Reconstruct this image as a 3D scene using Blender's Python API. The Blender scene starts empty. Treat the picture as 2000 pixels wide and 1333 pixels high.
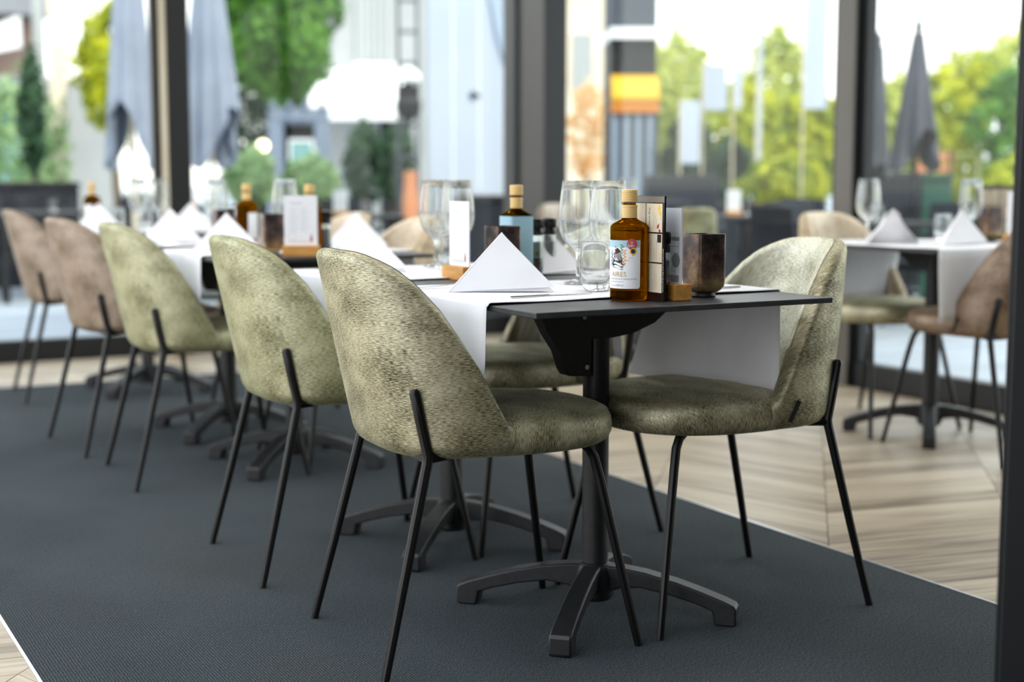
import bpy, math, random
import numpy as np
from mathutils import Vector, Matrix
random.seed(7)
RNG = np.random.default_rng(11)
S = bpy.context.scene
C = S.collection
R = math.radians
F_PX, H_CAM, YAW, PITCH = 2778.0, 1.0, 28.84, 6.6

def lin(c):
    return tuple((v/12.92 if v <= .04045 else ((v+.055)/1.055)**2.4) for v in c)
def rgb(r, g, b):
    return lin((r/255., g/255., b/255.))

# ------------------------------------------------------------------ camera, world, sun, exposure
cam_d = bpy.data.cameras.new('camera')
cam = bpy.data.objects.new('camera', cam_d); C.objects.link(cam); S.camera = cam
cam.location = (0, 0, H_CAM)
cam.rotation_euler = (R(90-PITCH), 0, R(-YAW))
cam_d.sensor_width = 36.0
cam_d.lens = 50.0
cam_d.clip_start = .05; cam_d.clip_end = 300
cam_d.dof.use_dof = True
cam_d.dof.focus_distance = 2.93
cam_d.dof.aperture_fstop = 1.9
cam_d.dof.aperture_blades = 0

W = bpy.data.worlds.new('world'); S.world = W; W.use_nodes = True
nt = W.node_tree; nt.nodes.clear()
wo = nt.nodes.new('ShaderNodeOutputWorld'); wb = nt.nodes.new('ShaderNodeBackground')
tc = nt.nodes.new('ShaderNodeTexCoord'); sx = nt.nodes.new('ShaderNodeSeparateXYZ'); cr = nt.nodes.new('ShaderNodeValToRGB')
cr.color_ramp.elements[0].position = 0.0; cr.color_ramp.elements[0].color = (1.0, .97, .92, 1)
cr.color_ramp.elements[1].position = .7; cr.color_ramp.elements[1].color = (.84, .91, 1.0, 1)
e = cr.color_ramp.elements.new(.22); e.color = (.97, .98, 1.0, 1)
nt.links.new(tc.outputs['Generated'], sx.inputs[0]); nt.links.new(sx.outputs['Z'], cr.inputs[0])
nt.links.new(cr.outputs[0], wb.inputs[0]); nt.links.new(wb.outputs[0], wo.inputs[0])
wb.inputs[1].default_value = 1.15

sun_d = bpy.data.lights.new('sun', 'SUN'); sun_d.energy = 1.5; sun_d.angle = R(2.0); sun_d.color = (1.0, .93, .80)
sun = bpy.data.objects.new('sun', sun_d); C.objects.link(sun)
sun.rotation_euler = Vector((-.15, .80, -1.0)).to_track_quat('-Z', 'Y').to_euler()

for x, y in ((2.0, 2.6), (2.0, 4.4), (2.0, 6.2), (4.0, 4.0), (4.0, 6.2)):      # added unseen fill lamps that brighten the cloths on the tables
    ld = bpy.data.lights.new('fill_lamp', 'AREA'); ld.shape = 'DISK'; ld.size = .45; ld.energy = 5.0; ld.color = (1.0, .95, .88)
    lo = bpy.data.objects.new('fill_lamp', ld); C.objects.link(lo); lo.location = (x, y, 2.86)

S.view_settings.view_transform = 'Standard'; S.view_settings.look = 'None'
S.view_settings.gamma = 1.0; S.view_settings.use_curve_mapping = False
S.view_settings.exposure = 1.3
S.cycles.use_denoising = True
S.cycles.max_bounces = 10; S.cycles.transparent_max_bounces = 24
S.cycles.transmission_bounces = 8; S.cycles.glossy_bounces = 4; S.cycles.diffuse_bounces = 5
S.cycles.caustics_reflective = False; S.cycles.caustics_refractive = False
S.cycles.sample_clamp_indirect = 6.0

cy_, sy_ = math.cos(R(YAW)), math.sin(R(YAW))
def at(px, d):
    """ground point seen at picture column px, d metres ahead of the camera"""
    r = (px-1000)/F_PX*d
    return (r*cy_ + d*sy_, -r*sy_ + d*cy_)
def zat(py, d):
    return H_CAM - (py-345)*d/F_PX

# ------------------------------------------------------------------ materials
M = {}
def newmat(name):
    m = bpy.data.materials.new(name); m.use_nodes = True
    n = m.node_tree.nodes; b = n['Principled BSDF']
    M[name] = m
    return m, n, m.node_tree.links, b
def mat(name, col, rough=.5, metal=0., **kw):
    m, n, l, b = newmat(name)
    b.inputs['Base Color'].default_value = (*col, 1)
    b.inputs['Roughness'].default_value = rough; b.inputs['Metallic'].default_value = metal
    for k, v in kw.items():
        b.inputs[k].default_value = v
    return m
def N(n, t, **kw):
    x = n.new(t)
    for k, v in kw.items(): setattr(x, k, v)
    return x
def ramp(n, stops):
    r = n.new('ShaderNodeValToRGB'); el = r.color_ramp.elements
    el[0].position, el[0].color = stops[0][0], (*stops[0][1], 1)
    el[1].position, el[1].color = stops[-1][0], (*stops[-1][1], 1)
    for p, c in stops[1:-1]:
        q = el.new(p); q.color = (*c, 1)
    return r
def noisy(name, stops, scale=(8, 8, 8), detail=4, rough=.6, metal=0., bump=0., coord='Object', **kw):
    m, n, l, b = newmat(name)
    t = N(n, 'ShaderNodeTexCoord'); mp = N(n, 'ShaderNodeMapping'); mp.inputs['Scale'].default_value = scale
    no = N(n, 'ShaderNodeTexNoise'); no.inputs['Scale'].default_value = 1; no.inputs['Detail'].default_value = detail
    l.new(t.outputs[coord], mp.inputs[0]); l.new(mp.outputs[0], no.inputs[0])
    r = ramp(n, stops); l.new(no.outputs[0], r.inputs[0]); l.new(r.outputs[0], b.inputs['Base Color'])
    b.inputs['Roughness'].default_value = rough; b.inputs['Metallic'].default_value = metal
    for k, v in kw.items(): b.inputs[k].default_value = v
    if bump:
        bp = N(n, 'ShaderNodeBump'); bp.inputs['Strength'].default_value = bump; bp.inputs['Distance'].default_value = .004
        l.new(no.outputs[0], bp.inputs['Height']); l.new(bp.outputs[0], b.inputs['Normal'])
    return m

def fabric(name, dark, mid, light):
    m, n, l, b = newmat(name)
    uv = N(n, 'ShaderNodeUVMap', uv_map='uv')
    def tex(sc, det=3, dist=0.):
        mp = N(n, 'ShaderNodeMapping'); mp.inputs['Scale'].default_value = sc
        no = N(n, 'ShaderNodeTexNoise'); no.inputs['Scale'].default_value = 1; no.inputs['Detail'].default_value = det
        no.inputs['Distortion'].default_value = dist
        l.new(uv.outputs[0], mp.inputs[0]); l.new(mp.outputs[0], no.inputs[0]); return no
    streak = tex((88, 640, 1), 4, .05)
    blot = tex((9, 14, 1), 4)
    fine = tex((420, 700, 1), 2)
    a1 = N(n, 'ShaderNodeMath', operation='MULTIPLY_ADD'); a1.inputs[1].default_value = .55; a1.inputs[2].default_value = -.02
    l.new(streak.outputs[0], a1.inputs[0])
    a2 = N(n, 'ShaderNodeMath', operation='MULTIPLY_ADD'); a2.inputs[1].default_value = .30
    l.new(blot.outputs[0], a2.inputs[0]); l.new(a1.outputs[0], a2.inputs[2])
    a3 = N(n, 'ShaderNodeMath', operation='MULTIPLY_ADD'); a3.inputs[1].default_value = .22
    l.new(fine.outputs[0], a3.inputs[0]); l.new(a2.outputs[0], a3.inputs[2])
    wv = N(n, 'ShaderNodeTexWave', wave_type='BANDS', bands_direction='Y'); wv.inputs['Scale'].default_value = 118
    wv.inputs['Distortion'].default_value = 1.6; wv.inputs['Detail'].default_value = 2; wv.inputs['Detail Scale'].default_value = 1.2
    l.new(uv.outputs[0], wv.inputs[0])
    a4 = N(n, 'ShaderNodeMath', operation='MULTIPLY_ADD'); a4.inputs[1].default_value = .085; l.new(wv.outputs[1], a4.inputs[0])
    a5 = N(n, 'ShaderNodeMath', operation='SUBTRACT'); a5.inputs[1].default_value = .042; l.new(a3.outputs[0], a5.inputs[0]); l.new(a5.outputs[0], a4.inputs[2])
    a3 = a4
    r = ramp(n, [(.39, dark), (.515, mid), (.63, light)])
    l.new(a3.outputs[0], r.inputs[0]); l.new(r.outputs[0], b.inputs['Base Color'])
    b.inputs['Roughness'].default_value = .85
    b.inputs['Sheen Weight'].default_value = .35; b.inputs['Sheen Roughness'].default_value = .3
    b.inputs['Specular IOR Level'].default_value = .2
    b.inputs['Sheen Tint'].default_value = (*[min(1, v*1.6+.2) for v in light], 1)
    bp = N(n, 'ShaderNodeBump'); bp.inputs['Strength'].default_value = .45; bp.inputs['Distance'].default_value = .0022
    l.new(a3.outputs[0], bp.inputs['Height']); l.new(bp.outputs[0], b.inputs['Normal'])
    # silky pile lobe of the velvet
    g = N(n, 'ShaderNodeBsdfGlossy'); g.inputs['Roughness'].default_value = .46; g.inputs['Color'].default_value = (*[min(1, v*.95+.26) for v in light], 1)
    l.new(bp.outputs[0], g.inputs['Normal'])
    x = N(n, 'ShaderNodeMixShader'); fm = N(n, 'ShaderNodeMapRange'); l.new(a3.outputs[0], fm.inputs[0]); l.new(fm.outputs[0], x.inputs[0])
    fm.inputs[1].default_value = .42; fm.inputs[2].default_value = .62; fm.inputs[3].default_value = .02; fm.inputs[4].default_value = .56
    l.new(b.outputs[0], x.inputs[1]); l.new(g.outputs[0], x.inputs[2]); l.new(x.outputs[0], n['Material Output'].inputs[0])
    return m
fabric('olive_chenille', rgb(34, 30, 16), rgb(122, 114, 80), rgb(196, 190, 155))
fabric('sage_chenille', rgb(62, 60, 34), rgb(128, 126, 86), rgb(186, 184, 144))
fabric('lit_chenille', rgb(112, 110, 82), rgb(182, 181, 154), rgb(226, 225, 206))  # this and the next two: light on inner chair backs put into the colour
fabric('lit_taupe', rgb(110, 96, 80), rgb(160, 146, 128), rgb(196, 184, 168))
fabric('lit_sand', rgb(150, 130, 104), rgb(196, 178, 150), rgb(222, 208, 184))
fabric('taupe_velvet', rgb(76, 60, 44), rgb(120, 100, 80), rgb(158, 138, 116))
fabric('brown_velvet', rgb(60, 44, 28), rgb(108, 84, 60), rgb(146, 120, 92))
fabric('sand_velvet', rgb(128, 106, 80), rgb(172, 150, 118), rgb(200, 182, 152))

mat('black_metal', rgb(7, 7, 8), .36, .0, **{'Specular IOR Level': .35})
noisy('cast_iron', [(.3, rgb(17, 18, 20)), (.7, rgb(27, 28, 31))], (60, 60, 60), 3, .48, 0., .15)
noisy('frame_black', [(.3, rgb(15, 17, 19)), (.7, rgb(20, 23, 26))], (3, 3, 1), 2, .45)
noisy('frame_lit_grey', [(.3, rgb(92, 88, 82)), (.7, rgb(106, 102, 96))], (3, 3, 1), 2, .38)
noisy('frame_bronze', [(.3, rgb(46, 38, 33)), (.7, rgb(56, 48, 42))], (3, 3, 1), 2, .35)
noisy('laminate', [(.35, rgb(40, 42, 45)), (.65, rgb(54, 56, 60))], (30, 30, 30), 5, .42)
noisy('white_linen', [(.3, rgb(232, 232, 236)), (.7, rgb(246, 246, 248))], (5, 5, 5), 3, .9, 0., .25)
noisy('napkin_linen', [(.3, rgb(240, 240, 244)), (.7, rgb(250, 250, 252))], (9, 9, 9), 3, .9, 0., .06)
mat('paper', rgb(242, 243, 244), .7)
mat('card_white', rgb(236, 238, 242), .55)
mat('ink_black', rgb(22, 22, 24), .6); mat('ink_grey', rgb(150, 152, 156), .6); mat('ink_pale', rgb(206, 209, 213), .6)
mat('ink_red', rgb(176, 62, 62), .6); mat('ink_orange', rgb(226, 148, 34), .6); mat('ink_yellow', rgb(240, 196, 30), .6)
mat('ink_green', rgb(70, 120, 58), .6); mat('ink_blue', rgb(72, 134, 170), .6); mat('ink_navy', rgb(34, 50, 96), .6)
mat('ink_olive', rgb(180, 168, 60), .6)
mat('ink_gold', rgb(186, 158, 84), .6); mat('ink_rose', rgb(186, 84, 88), .6); mat('ink_white', rgb(240, 238, 236), .6)
mat('flyer_black', rgb(18, 16, 18), .32); mat('flyer_grey', rgb(118, 112, 98), .35)
noisy('flyer_beige', [(.3, rgb(214, 200, 172)), (.7, rgb(228, 216, 190))], (20, 20, 20), 3, .5)
noisy('block_wood', [(.3, rgb(186, 128, 54)), (.7, rgb(212, 156, 78))], (20, 90, 90), 4, .5)
mat('steel', rgb(196, 198, 200), .22, 1.0)
mat('trim_steel', rgb(214, 216, 220), .3, 1.0)
mat('black_plastic', rgb(14, 14, 15), .3)
mat('cap_gold', rgb(226, 190, 122), .45)
noisy('pepper', [(.4, rgb(36, 26, 20)), (.6, rgb(130, 96, 70))], (260, 260, 260), 2, .8)
mat('salt', rgb(226, 230, 230), .8)
noisy('bottle_blue_label', [(.2, rgb(150, 192, 208)), (.8, rgb(178, 212, 222))], (9, 9, 9), 3, .5)

def bronze():
    m, n, l, b = newmat('patina_bronze')
    t = N(n, 'ShaderNodeTexCoord')
    def tx(s, d):
        no = N(n, 'ShaderNodeTexNoise'); no.inputs['Scale'].default_value = s; no.inputs['Detail'].default_value = d
        l.new(t.outputs['Object'], no.inputs[0]); return no
    a = tx(22, 6); f = tx(180, 3)
    sp = N(n, 'ShaderNodeSeparateXYZ'); l.new(t.outputs['Object'], sp.inputs[0])
    mr = N(n, 'ShaderNodeMapRange'); mr.inputs[1].default_value = .015; mr.inputs[2].default_value = .085
    mr.inputs[3].default_value = .30; mr.inputs[4].default_value = -.08
    l.new(sp.outputs['Z'], mr.inputs[0])
    ad = N(n, 'ShaderNodeMath', operation='ADD'); l.new(a.outputs[0], ad.inputs[0]); l.new(mr.outputs[0], ad.inputs[1])
    m2 = N(n, 'ShaderNodeMath', operation='MULTIPLY_ADD'); m2.inputs[1].default_value = .18; l.new(f.outputs[0], m2.inputs[0]); l.new(ad.outputs[0], m2.inputs[2])
    r = ramp(n, [(.40, rgb(42, 36, 36)), (.56, rgb(88, 72, 66)), (.70, rgb(128, 104, 84)), (.88, rgb(184, 158, 112))])
    l.new(m2.outputs[0], r.inputs[0]); l.new(r.outputs[0], b.inputs['Base Color'])
    b.inputs['Metallic'].default_value = .55; b.inputs['Roughness'].default_value = .30
    return m
bronze()

def glassy(name, col, mixt=.5, rough=0., ior=1.45):
    m, n, l, b = newmat(name); n.remove(b)
    g = N(n, 'ShaderNodeBsdfGlass'); g.inputs['Color'].default_value = (*col, 1); g.inputs['IOR'].default_value = ior; g.inputs['Roughness'].default_value = rough
    t = N(n, 'ShaderNodeBsdfTransparent'); t.inputs['Color'].default_value = (*col, 1)
    x = N(n, 'ShaderNodeMixShader'); x.inputs[0].default_value = mixt
    l.new(t.outputs[0], x.inputs[1]); l.new(g.outputs[0], x.inputs[2]); l.new(x.outputs[0], n['Material Output'].inputs[0])
    return m
glassy('clear_glass', (.985, .99, .985), .85)
glassy('jar_glass', (.95, .97, .96), .5)
glassy('amber_glass', rgb(172, 128, 12), .82)
glassy('acrylic', (.9, .92, .93), .6)
def pane_mat():
    m, n, l, b = newmat('window_glass'); n.remove(b)
    t = N(n, 'ShaderNodeBsdfTransparent'); t.inputs[0].default_value = (.95, .975, .965, 1)
    g = N(n, 'ShaderNodeBsdfGlossy'); g.inputs['Roughness'].default_value = .0
    lw = N(n, 'ShaderNodeLayerWeight'); lw.inputs[0].default_value = .5
    pw = N(n, 'ShaderNodeMath', operation='POWER'); pw.inputs[1].default_value = 5; l.new(lw.outputs['Facing'], pw.inputs[0])
    fr = N(n, 'ShaderNodeMath', operation='MULTIPLY_ADD'); fr.inputs[1].default_value = .95; fr.inputs[2].default_value = .016; l.new(pw.outputs[0], fr.inputs[0])
    x = N(n, 'ShaderNodeMixShader'); l.new(fr.outputs[0], x.inputs[0])
    l.new(t.outputs[0], x.inputs[1]); l.new(g.outputs[0], x.inputs[2]); l.new(x.outputs[0], n['Material Output'].inputs[0])
pane_mat()

def carpet_mat():
    m, n, l, b = newmat('carpet_rib')
    t = N(n, 'ShaderNodeTexCoord')
    def tex(sc, det):
        mp = N(n, 'ShaderNodeMapping'); mp.inputs['Scale'].default_value = sc
        no = N(n, 'ShaderNodeTexNoise'); no.inputs['Scale'].default_value = 1; no.inputs['Detail'].default_value = det
        l.new(t.outputs['Object'], mp.inputs[0]); l.new(mp.outputs[0], no.inputs[0]); return no
    rib = N(n, 'ShaderNodeTexWave', wave_type='BANDS', bands_direction='X'); rib.inputs['Scale'].default_value = 50
    rib.inputs['Distortion'].default_value = 1.3; rib.inputs['Detail'].default_value = 2; rib.inputs['Detail Scale'].default_value = 3
    l.new(t.outputs['Object'], rib.inputs[0])
    fl = tex((420, 150, 1), 3); bl = tex((1.3, .9, 1), 5)
    a = N(n, 'ShaderNodeMath', operation='MULTIPLY_ADD'); a.inputs[1].default_value = .28; l.new(rib.outputs[1], a.inputs[0]); l.new(fl.outputs[0], a.inputs[2])
    r = ramp(n, [(.35, rgb(30, 37, 41)), (.66, rgb(60, 67, 71)), (.95, rgb(98, 103, 103))]); l.new(a.outputs[0], r.inputs[0])
    r2 = ramp(n, [(.42, (.80, .80, .80)), (.55, (1, 1, 1)), (.68, (1.0, .92, .84))]); l.new(bl.outputs[0], r2.inputs[0])
    mx = N(n, 'ShaderNodeMixRGB', blend_type='MULTIPLY'); mx.inputs[0].default_value = 1
    l.new(r.outputs[0], mx.inputs[1]); l.new(r2.outputs[0], mx.inputs[2]); l.new(mx.outputs[0], b.inputs['Base Color'])
    b.inputs['Roughness'].default_value = .95; b.inputs['Specular IOR Level'].default_value = .15
    bp = N(n, 'ShaderNodeBump'); bp.inputs['Strength'].default_value = .7; bp.inputs['Distance'].default_value = .003
    l.new(a.outputs[0], bp.inputs['Height']); l.new(bp.outputs[0], b.inputs['Normal'])
carpet_mat()

def plank_mat(name, ang):
    m, n, l, b = newmat(name)
    t = N(n, 'ShaderNodeTexCoord'); oi = N(n, 'ShaderNodeObjectInfo')
    mp = N(n, 'ShaderNodeMapping', vector_type='TEXTURE'); mp.inputs['Rotation'].default_value = (0, 0, ang)
    mp.inputs['Scale'].default_value = (.45, .028, 1)
    l.new(t.outputs['Object'], mp.inputs[0])
    no = N(n, 'ShaderNodeTexNoise'); no.inputs['Scale'].default_value = 1; no.inputs['Detail'].default_value = 6; no.inputs['Distortion'].default_value = .6
    l.new(mp.outputs[0], no.inputs[0])
    a = N(n, 'ShaderNodeMath', operation='MULTIPLY_ADD'); a.inputs[1].default_value = .34; l.new(oi.outputs['Random'], a.inputs[0]); l.new(no.outputs[0], a.inputs[2])
    r = ramp(n, [(.34, rgb(108, 92, 74)), (.58, rgb(158, 142, 119)), (.86, rgb(188, 174, 150))])
    l.new(a.outputs[0], r.inputs[0]); l.new(r.outputs[0], b.inputs['Base Color'])
    b.inputs['Roughness'].default_value = .42
    bp = N(n, 'ShaderNodeBump'); bp.inputs['Strength'].default_value = .12; bp.inputs['Distance'].default_value = .001
    l.new(no.outputs[0], bp.inputs['Height']); l.new(bp.outputs[0], b.inputs['Normal'])
ANG_S = R(49.5)
plank_mat('oak_a', ANG_S-R(60)); plank_mat('oak_b', ANG_S+R(60))
mat('joint_dark', rgb(70, 60, 50), .9)
noisy('terrace_paving', [(.3, rgb(132, 140, 150)), (.7, rgb(158, 166, 176))], (.9, 6, 1), 5, .8)
mat('ceiling_white', rgb(228, 228, 226), .9)
noisy('plaster_grey', [(.3, rgb(70, 68, 66)), (.7, rgb(82, 80, 77))], (4, 4, 4), 4, .9)
# outdoors
noisy('parasol_grey', [(.3, rgb(126, 134, 150)), (.7, rgb(150, 158, 174))], (2, 2, 2), 3, .9)
noisy('parasol_dark', [(.3, rgb(58, 60, 68)), (.7, rgb(78, 80, 90))], (2, 2, 2), 3, .9)
noisy('pole_cream', [(.3, rgb(198, 186, 160)), (.7, rgb(214, 202, 178))], (3, 3, 3), 2, .6)
def leafmat(name, c0, c1, tr=.3):
    m, n, l, b = newmat(name)
    t = N(n, 'ShaderNodeTexCoord'); no = N(n, 'ShaderNodeTexNoise'); no.inputs['Scale'].default_value = 2.4; no.inputs['Detail'].default_value = 3
    l.new(t.outputs['Object'], no.inputs[0]); r = ramp(n, [(.36, c0), (.64, c1)]); l.new(no.outputs[0], r.inputs[0])
    tl = N(n, 'ShaderNodeBsdfTranslucent'); mx = N(n, 'ShaderNodeMixShader'); mx.inputs[0].default_value = tr
    l.new(r.outputs[0], b.inputs['Base Color']); l.new(r.outputs[0], tl.inputs[0])
    b.inputs['Roughness'].default_value = .6
    l.new(b.outputs[0], mx.inputs[1]); l.new(tl.outputs[0], mx.inputs[2]); l.new(mx.outputs[0], n['Material Output'].inputs[0])
leafmat('leaf_green', rgb(36, 84, 20), rgb(104, 156, 50))
leafmat('leaf_yellow', rgb(112, 136, 18), rgb(206, 206, 36), .4)
leafmat('leaf_lime', rgb(150, 168, 62), rgb(206, 210, 116), .4)
leafmat('leaf_dark', rgb(28, 56, 40), rgb(58, 92, 58))
leafmat('leaf_sage', rgb(112, 146, 96), rgb(160, 186, 134))
leafmat('petal_peach', rgb(246, 204, 140), rgb(250, 228, 190), .4)
mat('bark', rgb(98, 82, 62), .9)
noisy('render_white', [(.3, rgb(158, 161, 162)), (.7, rgb(172, 175, 176))], (1, 1, 1), 3, .9)
noisy('panel_white', [(.3, rgb(176, 186, 204)), (.7, rgb(192, 200, 214))], (1, 1, .6), 3, .6)
noisy('render_cream', [(.3, rgb(222, 208, 184)), (.7, rgb(236, 224, 204))], (1, 1, 1), 3, .9)
noisy('roof_grey', [(.3, rgb(120, 122, 128)), (.7, rgb(140, 142, 148))], (1, 6, 1), 3, .8)
mat('shutter_grey', rgb(168, 172, 172), .7); mat('brick_rose', rgb(178, 152, 140), .9)
mat('awning_white', rgb(240, 240, 242), .8)
mat('pergola_blue', rgb(112, 124, 142), .6)
mat('navy_fabric', rgb(20, 23, 32), .85); mat('navy_dark', rgb(12, 13, 17), .7)
mat('wagon_black', rgb(9, 9, 10), .5); mat('wagon_yellow', rgb(206, 160, 24), .6); mat('wagon_orange', rgb(196, 120, 34), .6)
mat('slat_blue', rgb(140, 154, 170), .6); mat('slat_dark', rgb(62, 68, 78), .6)
mat('terracotta', rgb(196, 130, 92), .8); mat('green_paint', rgb(40, 82, 66), .6)
mat('lamp_bulb', rgb(255, 232, 190), .5, **{'Emission Color': (1, .8, .5, 1), 'Emission Strength': 2.0})
mat('blue_grey_cloth', rgb(168, 184, 204), .8)
mat('teal_glass', rgb(120, 160, 160), .2)

# ------------------------------------------------------------------ mesh helpers
def setprops(o, label=None, cat=None, group=None, kind=None):
    if label: o['label'] = label
    if cat: o['category'] = cat
    if group: o['group'] = group
    if kind: o['kind'] = kind
    return o
class MB:
    def __init__(s): s.v = []; s.f = []; s.uv = {}
    def add(s, vs, fs, uvs=None):
        k = len(s.v); s.v += [tuple(map(float, p)) for p in vs]; s.f += [tuple(i+k for i in f) for f in fs]
        if uvs is not None:
            for i, u in enumerate(uvs): s.uv[i+k] = u
        return s
    def box(s, x0, x1, y0, y1, z0, z1, rot=0, org=(0, 0)):
        P = [(x, y, z) for z in (z0, z1) for (x, y) in ((x0, y0), (x1, y0), (x1, y1), (x0, y1))]
        if rot or org != (0, 0):
            c, n_ = math.cos(rot), math.sin(rot)
            P = [(org[0]+x*c-y*n_, org[1]+x*n_+y*c, z) for x, y, z in P]
        return s.add(P, [(3, 2, 1, 0), (4, 5, 6, 7), (0, 1, 5, 4), (1, 2, 6, 5), (2, 3, 7, 6), (3, 0, 4, 7)])
    def prism(s, poly, h0, h1, plane='xy', T=None):
        n = len(poly); mk = {'xy': lambda a, b, h: (a, b, h), 'xz': lambda a, b, h: (a, h, b), 'yz': lambda a, b, h: (h, a, b)}[plane]
        P = [mk(a, b, h0) for a, b in poly]+[mk(a, b, h1) for a, b in poly]
        if T is not None: P = [tuple(T @ Vector(p)) for p in P]
        return s.add(P, [tuple(range(n))[::-1], tuple(range(n, 2*n))]+[(i, (i+1) % n, n+(i+1) % n, n+i) for i in range(n)])
    def lathe(s, prof, seg=24, org=(0, 0, 0), close=True):
        n = len(prof); P = []; Fc = []
        for r, z in prof:
            for k in range(seg):
                a = 2*math.pi*k/seg; P.append((org[0]+r*math.cos(a), org[1]+r*math.sin(a), org[2]+z))
        for i in range(n-1):
            for k in range(seg):
                j = (k+1) % seg; Fc.append((i*seg+k, i*seg+j, (i+1)*seg+j, (i+1)*seg+k))
        if close:
            Fc.append(tuple(range(seg))[::-1]); Fc.append(tuple((n-1)*seg+k for k in range(seg)))
        return s.add(P, Fc)
    def rings(s, rs, cap0=True, cap1=True, uvs=None):
        m = len(rs[0]); P = [p for r in rs for p in r]; Fc = []
        for i in range(len(rs)-1):
            for k in range(m):
                j = (k+1) % m; Fc.append((i*m+k, i*m+j, (i+1)*m+j, (i+1)*m+k))
        if cap0: Fc.append(tuple(range(m))[::-1])
        if cap1: Fc.append(tuple((len(rs)-1)*m+k for k in range(m)))
        return s.add(P, Fc, uvs)
    def tube(s, pts, r, seg=10):
        pts = [Vector(p) for p in pts]; rs = []; up = None
        for i, p in enumerate(pts):
            t = ((pts[min(i+1, len(pts)-1)]-pts[max(i-1, 0)])).normalized()
            if up is None:
                up = Vector((0, 0, 1)) if abs(t.z) < .9 else Vector((1, 0, 0))
            a = t.cross(up).normalized(); b = a.cross(t).normalized(); up = b
            rr = r[i] if isinstance(r, (list, tuple)) else r
            rs.append([tuple(p+a*rr*math.cos(2*math.pi*k/seg)+b*rr*math.sin(2*math.pi*k/seg)) for k in range(seg)])
        return s.rings(rs)
    def build(s, name, m, parent=None, smooth=35, bevel=0, label=None, kind=None, loc=None, rz=0):
        me = bpy.data.meshes.new(name); me.from_pydata(s.v, [], s.f); me.validate(); 
        if s.uv:
            ul = me.uv_layers.new(name='uv')
            for lp in me.loops: ul.data[lp.index].uv = s.uv.get(lp.vertex_index, (0, 0))
        me.materials.append(M[m] if isinstance(m, str) else m)
        if smooth:
            for p in me.polygons: p.use_smooth = True
            me.set_sharp_from_angle(angle=R(smooth))
        me.update()
        o = bpy.data.objects.new(name, me); C.objects.link(o)
        if parent is not None: o.parent = parent
        if loc is not None: o.location = loc
        if rz: o.rotation_euler = (0, 0, rz)
        if bevel:
            b = o.modifiers.new('bevel', 'BEVEL'); b.width = bevel; b.segments = 2; b.limit_method = 'ANGLE'; b.angle_limit = R(40)
        if label: o['label'] = label
        if kind: o['kind'] = kind
        return o
def empty(name, loc, rz=0, label=None, cat=None, group=None, kind=None):
    o = bpy.data.objects.new(name, None); C.objects.link(o); o.location = loc; o.rotation_euler = (0, 0, rz); o.empty_display_size = .1
    return setprops(o, label, cat, group, kind)
def children(o): return [c for c in bpy.data.objects if c.parent == o]
KIDS = {}
def dup(o, loc, rz=0, label=None, group=None, mats=None):
    """copy of a thing, its parts and their sub-parts; mats swaps materials by name"""
    def cp(src, par):
        c = src.copy(); C.objects.link(c)
        if par is not None: c.parent = par
        if mats and src.type == 'MESH' and src.data.materials and src.data.materials[0].name in mats:
            key = (src.data.name, mats[src.data.materials[0].name])
            if key not in KIDS:
                d = src.data.copy(); d.materials[0] = M[mats[src.data.materials[0].name]]; KIDS[key] = d
            c.data = KIDS[key]
        for k in list(children(src)): cp(k, c)
        return c
    r = cp(o, None); r.location = loc; r.rotation_euler = (0, 0, rz)
    if label: r['label'] = label
    if group: r['group'] = group
    elif 'group' in r and group == '': del r['group']
    return r
TXT = {}
def text2d(body, size, align='LEFT'):
    """flat outline lettering as (verts, faces)"""
    cu = bpy.data.curves.new('t', 'FONT'); cu.body = body; cu.size = size; cu.align_x = align; cu.resolution_u = 2
    o = bpy.data.objects.new('t', cu); C.objects.link(o)
    dg = bpy.context.evaluated_depsgraph_get(); me = o.evaluated_get(dg).to_mesh()
    vs = [(v.co.x, v.co.y) for v in me.vertices]; fs = [tuple(p.vertices) for p in me.polygons]
    o.evaluated_get(dg).to_mesh_clear(); bpy.data.objects.remove(o); bpy.data.curves.remove(cu)
    return vs, fs
def disc2d(cx, cy, r, seg=20, rx=1.0):
    vs = [(cx, cy)]; fs = []
    for j, q in enumerate((.5, 1.0)):
        for k in range(seg):
            a = 2*math.pi*k/seg; vs.append((cx+r*rx*q*math.cos(a), cy+r*q*math.sin(a)))
    for k in range(seg):
        n_ = (k+1) % seg
        fs.append((0, 1+k, 1+n_)); fs.append((1+k, 1+seg+k, 1+seg+n_, 1+n_))
    return vs, fs
def poly2d(pts): return list(pts), [tuple(range(len(pts)))]
def rect2d(x0, y0, x1, y1, n=1):
    vs = []; fs = []
    for i in range(n+1):
        x = x0+(x1-x0)*i/n; vs += [(x, y0), (x, y1)]
    for i in range(n): fs.append((2*i, 2*i+2, 2*i+3, 2*i+1))
    return vs, fs
def leaf2d(x, y, L, w, ang):
    c, s_ = math.cos(ang), math.sin(ang)
    return poly2d([(x+a*c-b*s_, y+a*s_+b*c) for a, b in ((0, 0), (L*.35, w), (L, 0), (L*.35, -w))])
def stick(items, fn, name, m, parent):
    """2d pieces laid on a surface by fn(u,v)"""
    b = MB()
    for vs, fs in items: b.add([fn(u, v) for u, v in vs], fs)
    return b.build(name, m, parent, smooth=0)

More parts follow.
